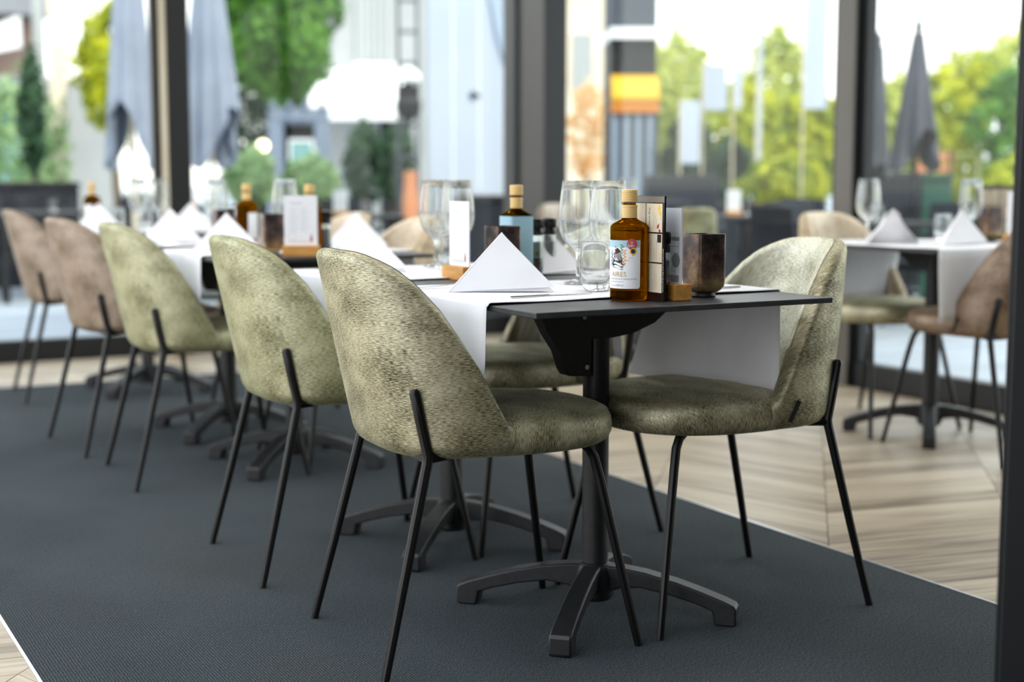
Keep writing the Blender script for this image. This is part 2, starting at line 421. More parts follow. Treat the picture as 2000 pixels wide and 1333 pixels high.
# ------------------------------------------------------------------ the setting
X_L, X_R, Y_F, X_G, Y_G, Z_C = .50, 2.563, 7.03, 4.74, 8.03, 2.9
floor = MB().box(-1.3, 4.95, -2.5, 8.2, -.04, -.008).build('floor', 'joint_dark', smooth=0, kind='structure')
def clip(poly, a, b, c):      # keep a*x+b*y<=c
    out = []
    for i in range(len(poly)):
        p, q = poly[i], poly[(i+1) % len(poly)]
        dp, dq = a*p[0]+b*p[1]-c, a*q[0]+b*q[1]-c
        if dp <= 0: out.append(p)
        if (dp < 0 < dq) or (dq < 0 < dp):
            t = dp/(dp-dq); out.append((p[0]+(q[0]-p[0])*t, p[1]+(q[1]-p[1])*t))
    return out
def cliprect(poly, x0, x1, y0, y1):
    for a, b, c in ((-1, 0, -x0), (1, 0, x1), (0, -1, -y0), (0, 1, y1)):
        if len(poly) < 3: return []
        poly = clip(poly, a, b, c)
    return poly
def seen(x, y, z=0, m=60):
    r = x*cy_-y*sy_; f = x*sy_+y*cy_
    if f < .5: return False
    px = 1000+F_PX*r/f; py = 345+(H_CAM-z)*F_PX/f
    return -m < px < 2000+m and py < 1333+m
regions = [(X_R+.007, X_G-.06, -2.45, Y_G-.07), (-1.28, X_L-.007, -2.45, Y_G-.07), (X_L, X_R+.012, Y_F+.007, Y_G-.07)]
sd = (math.cos(ANG_S), math.sin(ANG_S)); nd = (-sd[1], sd[0]); S0 = (3.307, 3.749); PW, CW = .105, .54
def tri(q):
    q = (q/CW) % 2; return (q if q < 1 else 2-q)*CW*.577
pieces = []
for k in range(-16, 18):
    for j in range(-90, 90):
        st = PW/math.sin(R(60)); t = j*st; q0, q1 = k*CW, (k+1)*CW; g = .0012
        quad = []
        for q, tt in ((q0+g, t+g), (q1-g, t+g), (q1-g, t+st-g), (q0+g, t+st-g)):
            u = tt+tri(min(max(q, q0+1e-6), q1-1e-6)); quad.append((S0[0]+nd[0]*q+sd[0]*u, S0[1]+nd[1]*q+sd[1]*u))
        for rg in regions:
            pl = cliprect(quad, *rg)
            if len(pl) < 3: continue
            cx = sum(p[0] for p in pl)/len(pl); cyy = sum(p[1] for p in pl)/len(pl)
            sh = sum((pl[i][0]*pl[(i+1) % len(pl)][1]-pl[(i+1) % len(pl)][0]*pl[i][1]) for i in range(len(pl)))
            if abs(sh) < .0003: continue
            if sh < 0: pl = pl[::-1]
            pieces.append((cx*cx+cyy*cyy+(0 if any(seen(p[0], p[1], 0, 15) for p in pl+[(cx, cyy)]) else 1000), pl, 'oak_b' if k % 2 == 0 else 'oak_a'))
pieces.sort(key=lambda p: p[0])
rest = {'oak_a': MB(), 'oak_b': MB()}
for i, (_, pl, m) in enumerate(pieces):
    if i < 292: MB().prism(pl, -.0075, random.uniform(-.0006, 0)).build('plank', m, floor, smooth=0)
    else: rest[m].prism(pl, -.0075, random.uniform(-.0006, 0))
for m, mb in rest.items():
    if mb.v: mb.build('planks', m, floor, smooth=0, kind='stuff')

carpet = MB().box(X_L, X_R, -1.5, Y_F, -.0075, 0).build('carpet', 'carpet_rib', smooth=0)
setprops(carpet, 'dark slate ribbed carpet laid under the long row of dining tables', 'carpet')
MB().box(X_L-.007, X_L, -1.5, Y_F, -.007, .002).build('trim_1', 'trim_steel', smooth=0, kind='structure')
MB().box(X_R, X_R+.007, -1.5, Y_F, -.007, .002).build('trim_2', 'trim_steel', smooth=0, kind='structure')
MB().box(X_L-.012, X_R+.012, Y_F, Y_F+.007, -.007, .002).build('trim_3', 'trim_steel', smooth=0, kind='structure')
MB().box(.55, 5.3, -2.5, 8.7, Z_C, Z_C+.25).build('ceiling', 'ceiling_white', smooth=0, kind='structure')  # unseen ceiling, left edge cut back to let sky light onto the tables
MB().box(-1.3, 5.0, -2.7, -2.5, -.04, Z_C).build('wall_back', 'plaster_grey', smooth=0, kind='structure')
MB().box(-1.5, -1.3, -2.7, -.3, -.04, Z_C).build('shade_wall_left', 'plaster_grey', smooth=0, kind='structure')  # unseen wall put in to cut light from the left rear
MB().box(-1.5, .55, -2.7, -.3, Z_C, Z_C+.25).build('trim_8', 'ceiling_white', smooth=0, kind='structure')  # unseen slab above that wall, put in to cut the same light
MB().box(4.66, 4.9, -2.5, 1.2, -.04, Z_C).build('wall_right', 'plaster_grey', smooth=0, kind='structure')
MB().box(-60, 90, -40, 110, -.12, -.045).build('pavement', 'terrace_paving', smooth=0, kind='structure')

def post(mb, x0, x1, y0, y1): return mb.box(x0, x1, y0, y1, -.04, Z_C)
def window(n, axis, a0, a1, c, t=.07):
    w = empty(f'window_{n}', ((a0+a1)/2, c, 0) if axis == 'x' else (c, (a0+a1)/2, 0), kind='structure')
    L = (a1-a0)/2
    def bx(u0, u1, z0, z1, th, name, m, bev=.003):
        mb = MB()
        if axis == 'x': mb.box(u0, u1, -th/2, th/2, z0, z1)
        else: mb.box(-th/2, th/2, u0, u1, z0, z1)
        return mb.build(name, m, w, smooth=0, bevel=bev)
    bx(-L, L, -.008, .115, t, 'bottom_rail', 'frame_black'); bx(-L, L, 2.68, Z_C, t, 'top_rail', 'frame_black')
    bx(-L, -L+.035, .115, 2.68, t*.8, 'side_stile', 'frame_black'); bx(L-.035, L, .115, 2.68, t*.8, 'side_stile', 'frame_black')
    bx(-L+.035, L-.035, .115, 2.68, .01, 'pane', 'window_glass', 0)
    return w
window(1, 'x', -1.5, 2.155, Y_G); window(2, 'x', 2.295, 4.47, Y_G)
window(3, 'y', 5.30, 7.98, X_G); window(4, 'y', 2.95, 5.15, X_G)
window(5, 'y', 1.2, 2.92, X_G)
def pillar(n, x0, x1, y0, y1, m_left, m_front):
    """square steel post whose left face has the light on it put into its colour"""
    o = MB().box(x0+.012, x1, y0, y1, -.008, Z_C).build(f'trim_{n}', m_front, smooth=0, bevel=.004, kind='structure')
    MB().box(x0, x0+.012, y0+.001, y1-.001, -.008, Z_C-.002).build('lit_side', m_left, o, smooth=0)  # thin strip in a lighter colour, painting the light on this side
    return o
pillar(4, 2.16, 2.29, 7.90, 8.10, 'pole_cream', 'frame_black')  # cream here stands for light on the dark post's left face
pillar(5, 4.452, 4.62, 7.68, 8.20, 'frame_bronze', 'frame_black')
pillar(6, 4.67, 4.80, 5.155, 5.275, 'frame_lit_grey', 'frame_black')
pillar(7, 4.70, 4.80, 2.92, 2.95, 'frame_lit_grey', 'frame_black')
# near steel post at the right edge
p0 = at(1982, 2.15)
np_ = MB().box(0, .09, -.05, .05, -.0, Z_C).box(-.006, 0, -.02, .02, 0, Z_C).build('steel_post', 'frame_black', smooth=0, bevel=.004, loc=(p0[0], p0[1], 0), rz=R(-YAW-20))
setprops(np_, 'dark steel post close in front of the brown chair, running from floor to ceiling', 'post')

# ------------------------------------------------------------------ dining chair
def chair_shell(lit_inner=False):
    ex = 2/2.8
    def zr(t): return float(np.interp(abs(t), [0, 16, 25, 32.3, 42, 50.3, 60, 69.2, 76.5, 82.4, 86.5, 90], [.856, .8545, .852, .847, .835, .820, .788, .738, .680, .628, .574, .512]))
    def plan(t, z, ins):
        u = max(0., (z-.46)/.40); b = .222+.095*u-ins; w = .242-.066*u*u-ins
        if z < .47: b -= 0
        c, s_ = abs(math.cos(R(t))), math.sin(R(t))
        if abs(t) >= 89.99: c = 0
        return (-.02-b*c**ex, math.copysign(w*abs(s_)**ex, s_))
    tau = .044; cols = []
    def profile(t):
        z1 = zr(t); pr = [(.437, .085), (.433, .05), (.435, .026), (.443, .010), (.457, .002)]
        zt = z1-tau/2; zs = .466
        for k in range(11): pr.append((zs+(zt-zs)*k/10 if zt > zs else zs, 0.))
        for k in range(1, 8):
            a = math.pi*k/8; pr.append((zt+tau/2*math.sin(a)*.9, tau/2-tau/2*math.cos(a)))
        for k in range(8): pr.append((zt+(.468-zt)*k/7 if zt > .468 else .468, tau))
        return pr
    ths = list(np.linspace(-90, 90, 53)); rs = []; uvs = []
    def col(t, fwd=0., sq=1.):
        pr = profile(t); out = []; L = 0; last = None; cz = .472
        for z, i in pr:
            if sq < 1: i2 = tau/2+(i-tau/2)*sq; z2 = cz+(z-cz)*sq
            else: i2, z2 = i, z
            x, y = plan(t, z, i2); p = (x+fwd, y, z2)
            if last: L += math.dist(p, last)
            last = p; out.append((p, L))
        return out
    allc = []
    for a in (80, 55, 30): allc.append((-90, .022*math.sin(R(a)), math.cos(R(a))))
    allc += [(t, 0., 1.) for t in ths]
    for a in (30, 55, 80): allc.append((90, .022*math.sin(R(a)), math.cos(R(a))))
    mb = MB(); G = [col(*c) for c in allc]; m = len(G[0]); P = []; U = []; arc = [0.]
    for a, b in zip(G, G[1:]): arc.append(arc[-1]+math.dist(a[9][0][:2], b[9][0][:2]))
    for ci, g in enumerate(G):
        for p, L in g:
            P.append(p); U.append((arc[ci], L))
    if lit_inner:      # added skin carrying the inner face's lit tone, a hair proud of the shell
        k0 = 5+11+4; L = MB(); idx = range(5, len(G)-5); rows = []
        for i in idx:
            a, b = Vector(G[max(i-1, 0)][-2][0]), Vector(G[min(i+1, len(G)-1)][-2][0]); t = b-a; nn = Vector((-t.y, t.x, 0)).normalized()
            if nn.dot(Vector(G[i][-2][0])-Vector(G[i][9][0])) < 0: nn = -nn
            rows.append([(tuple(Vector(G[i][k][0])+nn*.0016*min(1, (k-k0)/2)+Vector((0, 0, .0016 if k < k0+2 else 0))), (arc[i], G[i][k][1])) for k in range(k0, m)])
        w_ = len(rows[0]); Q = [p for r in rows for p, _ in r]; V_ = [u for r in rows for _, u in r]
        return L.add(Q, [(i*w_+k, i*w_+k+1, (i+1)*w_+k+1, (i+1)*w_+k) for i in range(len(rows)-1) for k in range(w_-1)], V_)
    Fc = []
    for i in range(len(G)-1):
        for k in range(m-1):
            Fc.append((i*m+k, i*m+k+1, (i+1)*m+k+1, (i+1)*m+k))
        Fc.append((i*m+m-1, i*m, (i+1)*m, (i+1)*m+m-1))
    Fc.append(tuple(range(m))); Fc.append(tuple((len(G)-1)*m+k for k in range(m))[::-1])
    mb.add(P, Fc, U); return mb
def chair_lit_inner(): return chair_shell(True)
def chair_seat():
    n = 2.7; ex = 2/n; mb = MB(); cx = .05; M_ = 56
    def ring(z, s_):
        out = []
        for k in range(M_):
            a = 2*math.pi*k/M_; c, q = math.cos(a), math.sin(a)
            L = .252 if c > 0 else .235
            x = math.copysign(abs(c)**ex, c)*L; y = math.copysign(abs(q)**ex, q)*.236
            y *= 1-.10*max(0, x/.25)**2
            out.append((cx+x*s_, y*s_, z))
        return out
    rows = [(.437, .80), (.4335, .88), (.434, .93), (.441, .972), (.455, .995), (.470, 1.0), (.485, .99), (.499, .962), (.506, .91), (.511, .82), (.515, .65), (.517, .4), (.518, .12)]
    rs = [ring(*r) for r in rows]; uv = []; 
    for (z, s_), r in zip(rows, rs):
        for k, (x, y, zz) in enumerate(r):
            a = 2*math.pi*k/M_; dr = max(0, .512-zz) if s_ > .9 or z < .47 else 0
            uv.append((y+dr*math.sin(a), x+dr*math.cos(a)))
    return mb.rings(rs, uvs=uv)
def leg_front(sg):
    pts = [(.287, sg*.236, 0), (.250, sg*.205, .20), (.220, sg*.180, .36), (.210, sg*.172, .405), (.200, sg*.168, .425), (.182, sg*.164, .440), (.155, sg*.158, .445)]
    return MB().tube(pts, [.0085, .0098, .0105, .0105, .0105, .0105, .0105])
def leg_rear(sg):
    pts = [(-.290, sg*.238, 0), (-.240, sg*.221, .20), (-.183, sg*.204, .43), (-.181, sg*.203, .445), (-.197, sg*.202, .52), (-.208, sg*.201, .575), (-.2095, sg*.2005, .581)]
    return MB().tube(pts, [.0085, .0098, .0108, .0108, .0108, .0108, .007])
def rail(sg): return MB().tube([(.17, sg*.160, .444), (.08, sg*.150, .447), (-.06, sg*.160, .446), (-.14, sg*.188, .441), (-.182, sg*.203, .440)], .0105)
def make_chair(fab, seat_fab=None, lit_inner=None):
    t = empty('dining_chair', (0, 0, 0))
    chair_shell().build('backrest', fab, t, smooth=70)
    chair_lit_inner().build('inner_lit_face', lit_inner or fab, t, smooth=70)
    chair_seat().build('seat', seat_fab or fab, t, smooth=70)
    for sg in (-1, 1):
        leg_front(sg).build('leg', 'black_metal', t); leg_rear(sg).build('leg', 'black_metal', t)
        rail(sg).build('side_rail', 'black_metal', t)
    MB().box(-.190, -.172, -.203, .203, .432, .446).build('cross_rail', 'black_metal', t, smooth=0)
    mb = MB(); T = Matrix.Translation((-.056, .2432, .478)) @ Matrix.Rotation(R(-28), 4, 'Y')
    mb.prism([(-.004, -.026), (.004, -.026), (.004, .026), (-.004, .026)], -.004, .003, 'xz', T)
    mb.build('fabric_tag', 'black_plastic', t, smooth=0)
    return t
def q(dx, dy): return None
chairs = {}
LIT_FABRIC = {'olive_chenille': 'lit_chenille', 'sage_chenille': 'lit_chenille', 'taupe_velvet': 'lit_taupe', 'brown_velvet': 'lit_taupe', 'sand_velvet': 'lit_sand'}
def chair(fab, loc, rz, label, group=None, seat=None):
    key = (fab, seat)
    if key not in chairs:
        o = chairs[key] = make_chair(fab, seat, LIT_FABRIC[fab])
        o.location = loc; o.rotation_euler = (0, 0, rz); setprops(o, label, 'chair', group)
        return o
    o = dup(chairs[key], loc, rz, label, group); o['category'] = 'chair'
    return o
G1 = 'upholstered dining chairs at the tables'
chair('olive_chenille', (1.395, 2.715, 0), R(-4.2), 'nearest olive chenille chair, its back to us, at the end of the long row', G1)
chair('sage_chenille', (1.398, 3.485, 0), R(-2.4), 'second chair of the row, pale olive chenille, behind the nearest olive chair', G1)
chair('sage_chenille', (1.395, 4.70, 0), R(-2.3), 'third chair of the row, sage green velvet, between olive chair and taupe chair', G1)
chair('taupe_velvet', (1.35, 5.375, 0), R(4.0), 'taupe velvet chair right behind the sage green chair of the row', G1)
chair('taupe_velvet', (1.42, 6.70, 0), R(-4.0), 'last taupe velvet chair of the row, nearest the far glass wall', G1)
chair('olive_chenille', (2.022, 2.69, 0), R(180-2.5), 'olive chair seen from its front side, beside the table end with the dark bronze pot', G1)
chair('olive_chenille', (1.985, 3.49, 0), R(180), 'olive chair half hidden behind the nearest table column', G1)
chair('sand_velvet', (1.965, 4.74, 0), R(182), 'sand coloured chair back behind the paired wine glasses and white menu card', G1)
chair('sand_velvet', (1.995, 5.48, 0), R(180), 'pale chair back just above the paired white napkin pyramids', G1)
chair('brown_velvet', (4.03, 3.69, 0), R(91), 'brown velvet chair beside the steel post, back towards us', G1)
chair('sand_velvet', (4.03, 4.33, 0), R(-90), 'beige backed chair with olive seat at the far side of the right table', G1, seat='olive_chenille')
chair('sage_chenille', (4.04, 5.82, 0), R(90), 'olive chair back seen behind the bronze pot, at the table by the glass', G1)
chair('taupe_velvet', (4.04, 6.52, 0), R(-90), 'rosy beige chair back near the corner pillar', G1)

# ------------------------------------------------------------------ dining table
TZ = .742
def make_table():
    t = empty('dining_table', (0, 0, 0)); h = .3675
    MB().box(-h, h, -h, h, TZ-.012, TZ).build('tabletop', 'laminate', t, smooth=0, bevel=.002)
    MB().lathe([(.030, .06), (.030, .725)], 24).build('column', 'cast_iron', t)
    MB().lathe([(.036, .035), (.047, .045), (.046, .09), (.040, .112), (.033, .120), (.030, .122)], 24).build('collar', 'cast_iron', t)
    for k in range(4):
        T = Matrix.Rotation(R(45+90*k), 4, 'Z')
        prof = [(.02, .118), (.06, .116), (.12, .108), (.19, .092), (.25, .074), (.30, .057), (.323, .047), (.328, .040), (.328, .004), (.322, 0), (.283, 0), (.278, .006), (.274, .032), (.24, .044), (.18, .060), (.11, .072), (.06, .066), (.02, .05)]
        mb = MB(); n = len(prof); P = []
        for sg in (-1, 1):
            for r, z in prof:
                w = .021+.003*r/.3
                P.append(tuple(T @ Vector((r, sg*w, z))))
        Fc = [tuple(range(n)), tuple(range(n, 2*n))[::-1]]+[(i, n+i, n+(i+1) % n, (i+1) % n) for i in range(n)]
        mb.add(P, Fc); mb.build('base_arm', 'cast_iron', t, smooth=30, bevel=.004)
    # folding bracket: quarter plates under the top
    pr = [(-.16, .730), (-.158, .690), (-.140, .655), (-.112, .615), (-.098, .575), (-.088, .560), (-.03, .556), (-.03, .640), (.03, .640), (.085, .648), (.14, .668), (.185, .702), (.20, .730)]
    MB().prism(pr, -.030, .014, 'xz').build('folding_bracket', 'cast_iron', t, smooth=30, bevel=.003)
    for x, z in ((-.052, .69), (-.045, .578)):
        MB().prism([(x+.0055*math.cos(a), z+.0055*math.sin(a)) for a in np.linspace(0, 2*math.pi, 10)[:-1]], -.034, -.03, 'xz').build('bolt', 'steel', t, smooth=0)
    return t
G2 = 'square black dining tables'
table0 = make_table(); setprops(table0, 'nearest black square table, carrying the amber oil bottle', 'table', G2)
table0.location = (1.7055, 2.7025, 0)
T_Y = [2.7025, 3.442, 4.675, 5.415, 6.66]
for y, lb in zip(T_Y[1:], ['second black table of the row, carrying the pale blue labelled bottle', 'third black table of the row, carrying the white menu card facing us',
        'fourth black table of the row, behind the menu card facing us', 'last black table of the row, nearest the far glass wall']):
    dup(table0, (1.7055, y, 0), 0, lb, G2)
dup(table0, (4.07, 4.015, 0), R(90), 'black square table behind the brown chair on the wood floor', G2)
dup(table0, (4.05, 6.17, 0), R(90), 'far black square table by the corner pillar', G2)

# ------------------------------------------------------------------ white runners
def runner(cx, cy, half, wid, hang0, hang1, rz, label, name='table_runner', seed=0, push=.10):
    rg = np.random.default_rng(seed); zt = TZ+.0022; r = .006
    prof = []
    for k in range(9): prof.append((-half-r-.002, zt-r-hang0*(1-k/8)))
    for k in range(1, 5):
        a = math.pi/2*k/5; prof.append((-half-r*math.cos(a), zt-r+r*math.sin(a)))
    for k in range(25): prof.append((-half+2*half*k/24, zt))
    for k in range(4, 0, -1):
        a = math.pi/2*k/5; prof.append((half+r*math.cos(a), zt-r+r*math.sin(a)))
    for k in range(9): prof.append((half+r+.002, zt-r-hang1*k/8))
    nw = 18; P = []; Fc = []; n = len(prof)
    ph = rg.uniform(0, 6, 8)
    for i, (x, z) in enumerate(prof):
        s_ = i/(n-1)
        for j in range(nw+1):
            v = j/nw-.5; y = v*wid; dx = dz = 0
            if i < 9 or i >= n-9:
                d = (zt-z); sg = -1 if i < 9 else 1
                dx = sg*(abs(.010*d/.23*math.sin(v*9+ph[0])+.006*d/.23*math.sin(v*21+ph[1]))+(.10*d*d if sg < 0 else (push*d*(.5+v)*1.7 if push < 0 else push*d)))
                y += .02*d*math.sin(ph[2])*2+.012*math.sin(d*14+ph[3])*d*4*v
                if i in (0, n-1): dz = .006*math.sin(v*7+ph[4])
            else:
                dz = .0008*(1+math.sin(x*23+v*11+ph[5])) + .0014*max(0, math.sin(x*7+ph[6]))*abs(v*2)**3
                y += .004*math.sin(x*9+ph[7])
            P.append((x+dx, y, z+dz))
    for i in range(n-1):
        for j in range(nw):
            a = i*(nw+1)+j; Fc.append((a, a+nw+1, a+nw+2, a+1))
    o = MB().add(P, Fc).build(name, 'white_linen', smooth=60, loc=(cx, cy, 0), rz=rz)
    so = o.modifiers.new('solid', 'SOLIDIFY'); so.thickness = .0012; so.offset = 1
    return setprops(o, label, 'table runner', 'white runners across the tables')
runner(1.7055, 2.765, .3675, .49, .225, .235, 0, 'white runner across the nearest table, hanging beside the amber bottle table edge', seed=1, push=-.2)
runner(1.7055, 3.46, .3675, .49, .225, .235, 0, 'white runner across the second table, under the pale blue bottle table setting', seed=2)
runner(1.7055, 4.72, .3675, .46, .225, .235, 0, 'white runner across the third table, hanging behind the second chair back', seed=3)
runner(1.7055, 5.45, .3675, .46, .225, .235, 0, 'white runner across the fourth table, hanging down behind the sage green chair', seed=4)
runner(1.7055, 6.70, .3675, .46, .225, .235, 0, 'white runner across the last table by the far glass', seed=5)
runner(3.985, 4.015, .3675, .555, .25, .235, R(90), 'white runner on the right table, hanging in front of the brown chair', seed=6)
runner(4.05, 6.17, .3675, .46, .225, .235, R(90), 'white runner on the far table by the corner pillar', seed=7)

# ------------------------------------------------------------------ tableware
ZR, ZB = TZ+.0052, TZ+.0004      # on a runner, on the bare top
def make_wineglass():
    o = MB().lathe([(.002, .0), (.034, .0), (.0355, .0015), (.034, .003), (.016, .006), (.006, .012), (.0042, .022), (.0038, .055), (.0044, .070), (.010, .080), (.022, .089), (.034, .102), (.0425, .120), (.0462, .140), (.0462, .160), (.0440, .188), (.0402, .220), (.0370, .243),
        (.0364, .2434), (.0395, .220), (.0433, .188), (.0455, .160), (.0455, .141), (.0418, .1215), (.033, .1038), (.021, .0915), (.009, .0845), (.002, .083)], 40).build('wine_glass', 'clear_glass', smooth=50)
    return setprops(o, None, 'wine glass', 'clear wine glasses')
def make_tumbler():
    o = MB().lathe([(.004, 0), (.022, .0), (.026, .003), (.0305, .014), (.034, .034), (.0352, .052), (.034, .080), (.0315, .108), (.0306, .109), (.0332, .080), (.0343, .052), (.033, .036), (.028, .021), (.020, .016), (.004, .0145)], 40).build('tumbler', 'clear_glass', smooth=50)
    return setprops(o, None, 'water glass', 'clear stemless water glasses')
def make_napkin(sk=0.):
    # stiff linen square folded to a standing pyramid: two leaning faces, hem layers at the open side
    A, B, Cc, P = Vector((-.117, .0, 0)), Vector((.117, .0, 0)), Vector((.0+sk, .125, 0)), Vector((.004+sk*.3, .028, .130))
    mb = MB()
    def sheet(a, b, p, out, th):
        a, b, p = Vector(a), Vector(b), Vector(p); n_ = 10; g = []
        nrm = (b-a).cross(p-a).normalized()*out
        for i in range(n_+1):
            t = i/n_; L, Rr = a.lerp(p, t), b.lerp(p, t); row = []
            for j in range(n_+1):
                s_ = j/n_; row.append(L.lerp(Rr, s_)+nrm*(.006*math.sin(math.pi*s_)*(1-t)*math.sin(math.pi*min(1, t+.25))))
            g.append(row)
        P1 = [tuple(x) for r in g for x in r]; P2 = [tuple(x-nrm*th) for r in g for x in r]; m = n_+1; k = len(P1); F_ = []
        for i in range(n_):
            for j in range(n_):
                q_ = i*m+j; F_.append((q_, q_+1, q_+m+1, q_+m)); F_.append((k+q_, k+q_+m, k+q_+m+1, k+q_+1))
        for i in range(n_):
            F_ += [(i, k+i, k+i+1, i+1), (i*m, (i+1)*m, k+(i+1)*m, k+i*m), (i*m+n_, k+i*m+n_, k+(i+1)*m+n_, (i+1)*m+n_)]
        mb.add(P1+P2, F_)
    sheet(A, B, P, 1, .0024); sheet(B, Cc, P, 1, .0024); sheet(Cc, A, P, 1, .0024)
    sheet(A+Vector((.012, -.004, 0)), B+Vector((.002, -.004, .010)), P+Vector((.0, -.002, -.0015)), 1, .0015)
    o = mb.build('napkin', 'napkin_linen', smooth=50)
    return setprops(o, None, 'napkin', 'white linen napkins folded to pyramids')
def make_fan_napkin():
    mb = MB(); n = 12
    top = []
    for k in range(2*n+1):
        a = -1.15+2.3*k/(2*n); r = .135; z = .006*(k % 2)
        top.append((k, a))
    P = []; 
    for k, a in top:
        zig = .010*(1 if k % 2 else -1)
        P += [(math.sin(a)*.118, zig+.05*math.cos(a*1.2), .0), (math.sin(a)*.045, zig*.8+.025*math.cos(a), .075), (math.sin(a)*.028, zig*.4+.01, .128-.02*abs(a)+.006*(k % 2))]
    Fc = []
    for k in range(2*n):
        for j in range(2): Fc.append((3*k+j, 3*k+3+j, 3*k+4+j, 3*k+1+j))
    o = mb.add(P, Fc).build('napkin', 'napkin_linen', smooth=20); so = o.modifiers.new('solid', 'SOLIDIFY'); so.thickness = .002
    return setprops(o, None, 'napkin', 'white linen napkins')
def make_pot():
    def sq(h, z, n=9.0, m=48):
        out = []
        for k in range(m):
            a = 2*math.pi*(k+.5)/m; c, s_ = math.cos(a), math.sin(a); ex = 2/n
            out.append((math.copysign(abs(c)**ex, c)*h, math.copysign(abs(s_)**ex, s_)*h, z))
        return out
    t = empty('bronze_pot', (0, 0, 0), cat='pot', group='square bronze pots')
    rows = [sq(.024, .0095, 4), sq(.030, .0145, 5), sq(.0345, .024, 8), sq(.0352, .034), sq(.0352, .133), sq(.0348, .1352), sq(.0332, .1352), sq(.0328, .133), sq(.0325, .03), sq(.03, .02, 6), sq(.02, .018, 4)]
    MB().rings(rows).build('body', 'patina_bronze', t, smooth=50)
    MB().lathe([(.0255, 0), (.027, .002), (.0255, .007), (.0245, .0105), (.022, .0105)], 28).build('foot_ring', 'frame_black', t)
    return t
def make_mill(content='pepper'):
    t = empty('spice_mill', (0, 0, 0), cat='mill', group='glass spice mills with black caps')
    MB().lathe([(.017, 0), (.0195, .002), (.0198, .006), (.0198, .098), (.0175, .104), (.0172, .104), (.0188, .097), (.0188, .006), (.004, .004)], 28).build('jar', 'jar_glass', t)
    MB().lathe([(.004, .0045), (.0184, .0045), (.0184, .038), (.004, .040)], 24).build('contents', content, t)
    MB().lathe([(.0184, .0405), (.0184, .082)], 28).build('label', 'card_white', t, smooth=60)
    cp = MB().lathe([(.0185, .100), (.0195, .102), (.0196, .112), (.0180, .116), (.0176, .127), (.0192, .131), (.0196, .138), (.0185, .1425), (.010, .144)], 20).build('cap', 'black_plastic', t, smooth=40)
    mb = MB()
    for k in range(14):
        a = 2*math.pi*k/14
        mb.box(-.0008, .0012, -.0013, .0013, .1315, .140, 0, (0, 0)) if False else mb.add([(.0193*math.cos(a+d)+e_*math.cos(a), .0193*math.sin(a+d)+e_*math.sin(a), z) for z in (.118-.0, .140) for d, e_ in ((-.07, -.002), (.07, -.002), (.05, .0012), (-.05, .0012))], [(3, 2, 1, 0), (4, 5, 6, 7), (0, 1, 5, 4), (1, 2, 6, 5), (2, 3, 7, 6), (3, 0, 4, 7)])
    mb.build('grip_ribs', 'black_plastic', cp, smooth=0, kind='stuff')
    return t
def bottle_neck(t, z0=.158):
    MB().lathe([(.0158, z0+.014), (.0162, z0+.016), (.0160, z0+.036), (.0168, z0+.0365), (.0168, z0+.0395), (.0155, z0+.041), (.012, z0+.041)], 28).build('lower_collar', 'cap_gold', t)
    cp = [(.0165, z0+.0475)]
    for k in range(4): cp += [(.0172, z0+.0490+k*.0042), (.0172, z0+.0510+k*.0042), (.0164, z0+.0522+k*.0042)]
    cp += [(.0172, z0+.066), (.0172, z0+.0715), (.0155, z0+.073), (.004, z0+.0735)]
    MB().lathe(cp, 32).build('screw_cap', 'cap_gold', t, smooth=30)
def make_oil_bottle():
    t = empty('oil_bottle', (0, 0, 0), cat='bottle')
    MB().lathe([(.030, .0005), (.0365, .0008), (.0392, .004), (.0395, .010), (.0390, .020), (.0394, .024), (.0396, .128), (.0396, .1505), (.0388, .1555), (.0345, .1602), (.024, .1655), (.0168, .170), (.0142, .175), (.0135, .185), (.0135, .203), (.0118, .2035)], 48).build('glass_body', 'amber_glass', t, smooth=40)
    bottle_neck(t)
    return t
def curved(r):
    return lambda u, v: (r*math.sin(u/r), -r*math.cos(u/r), v)
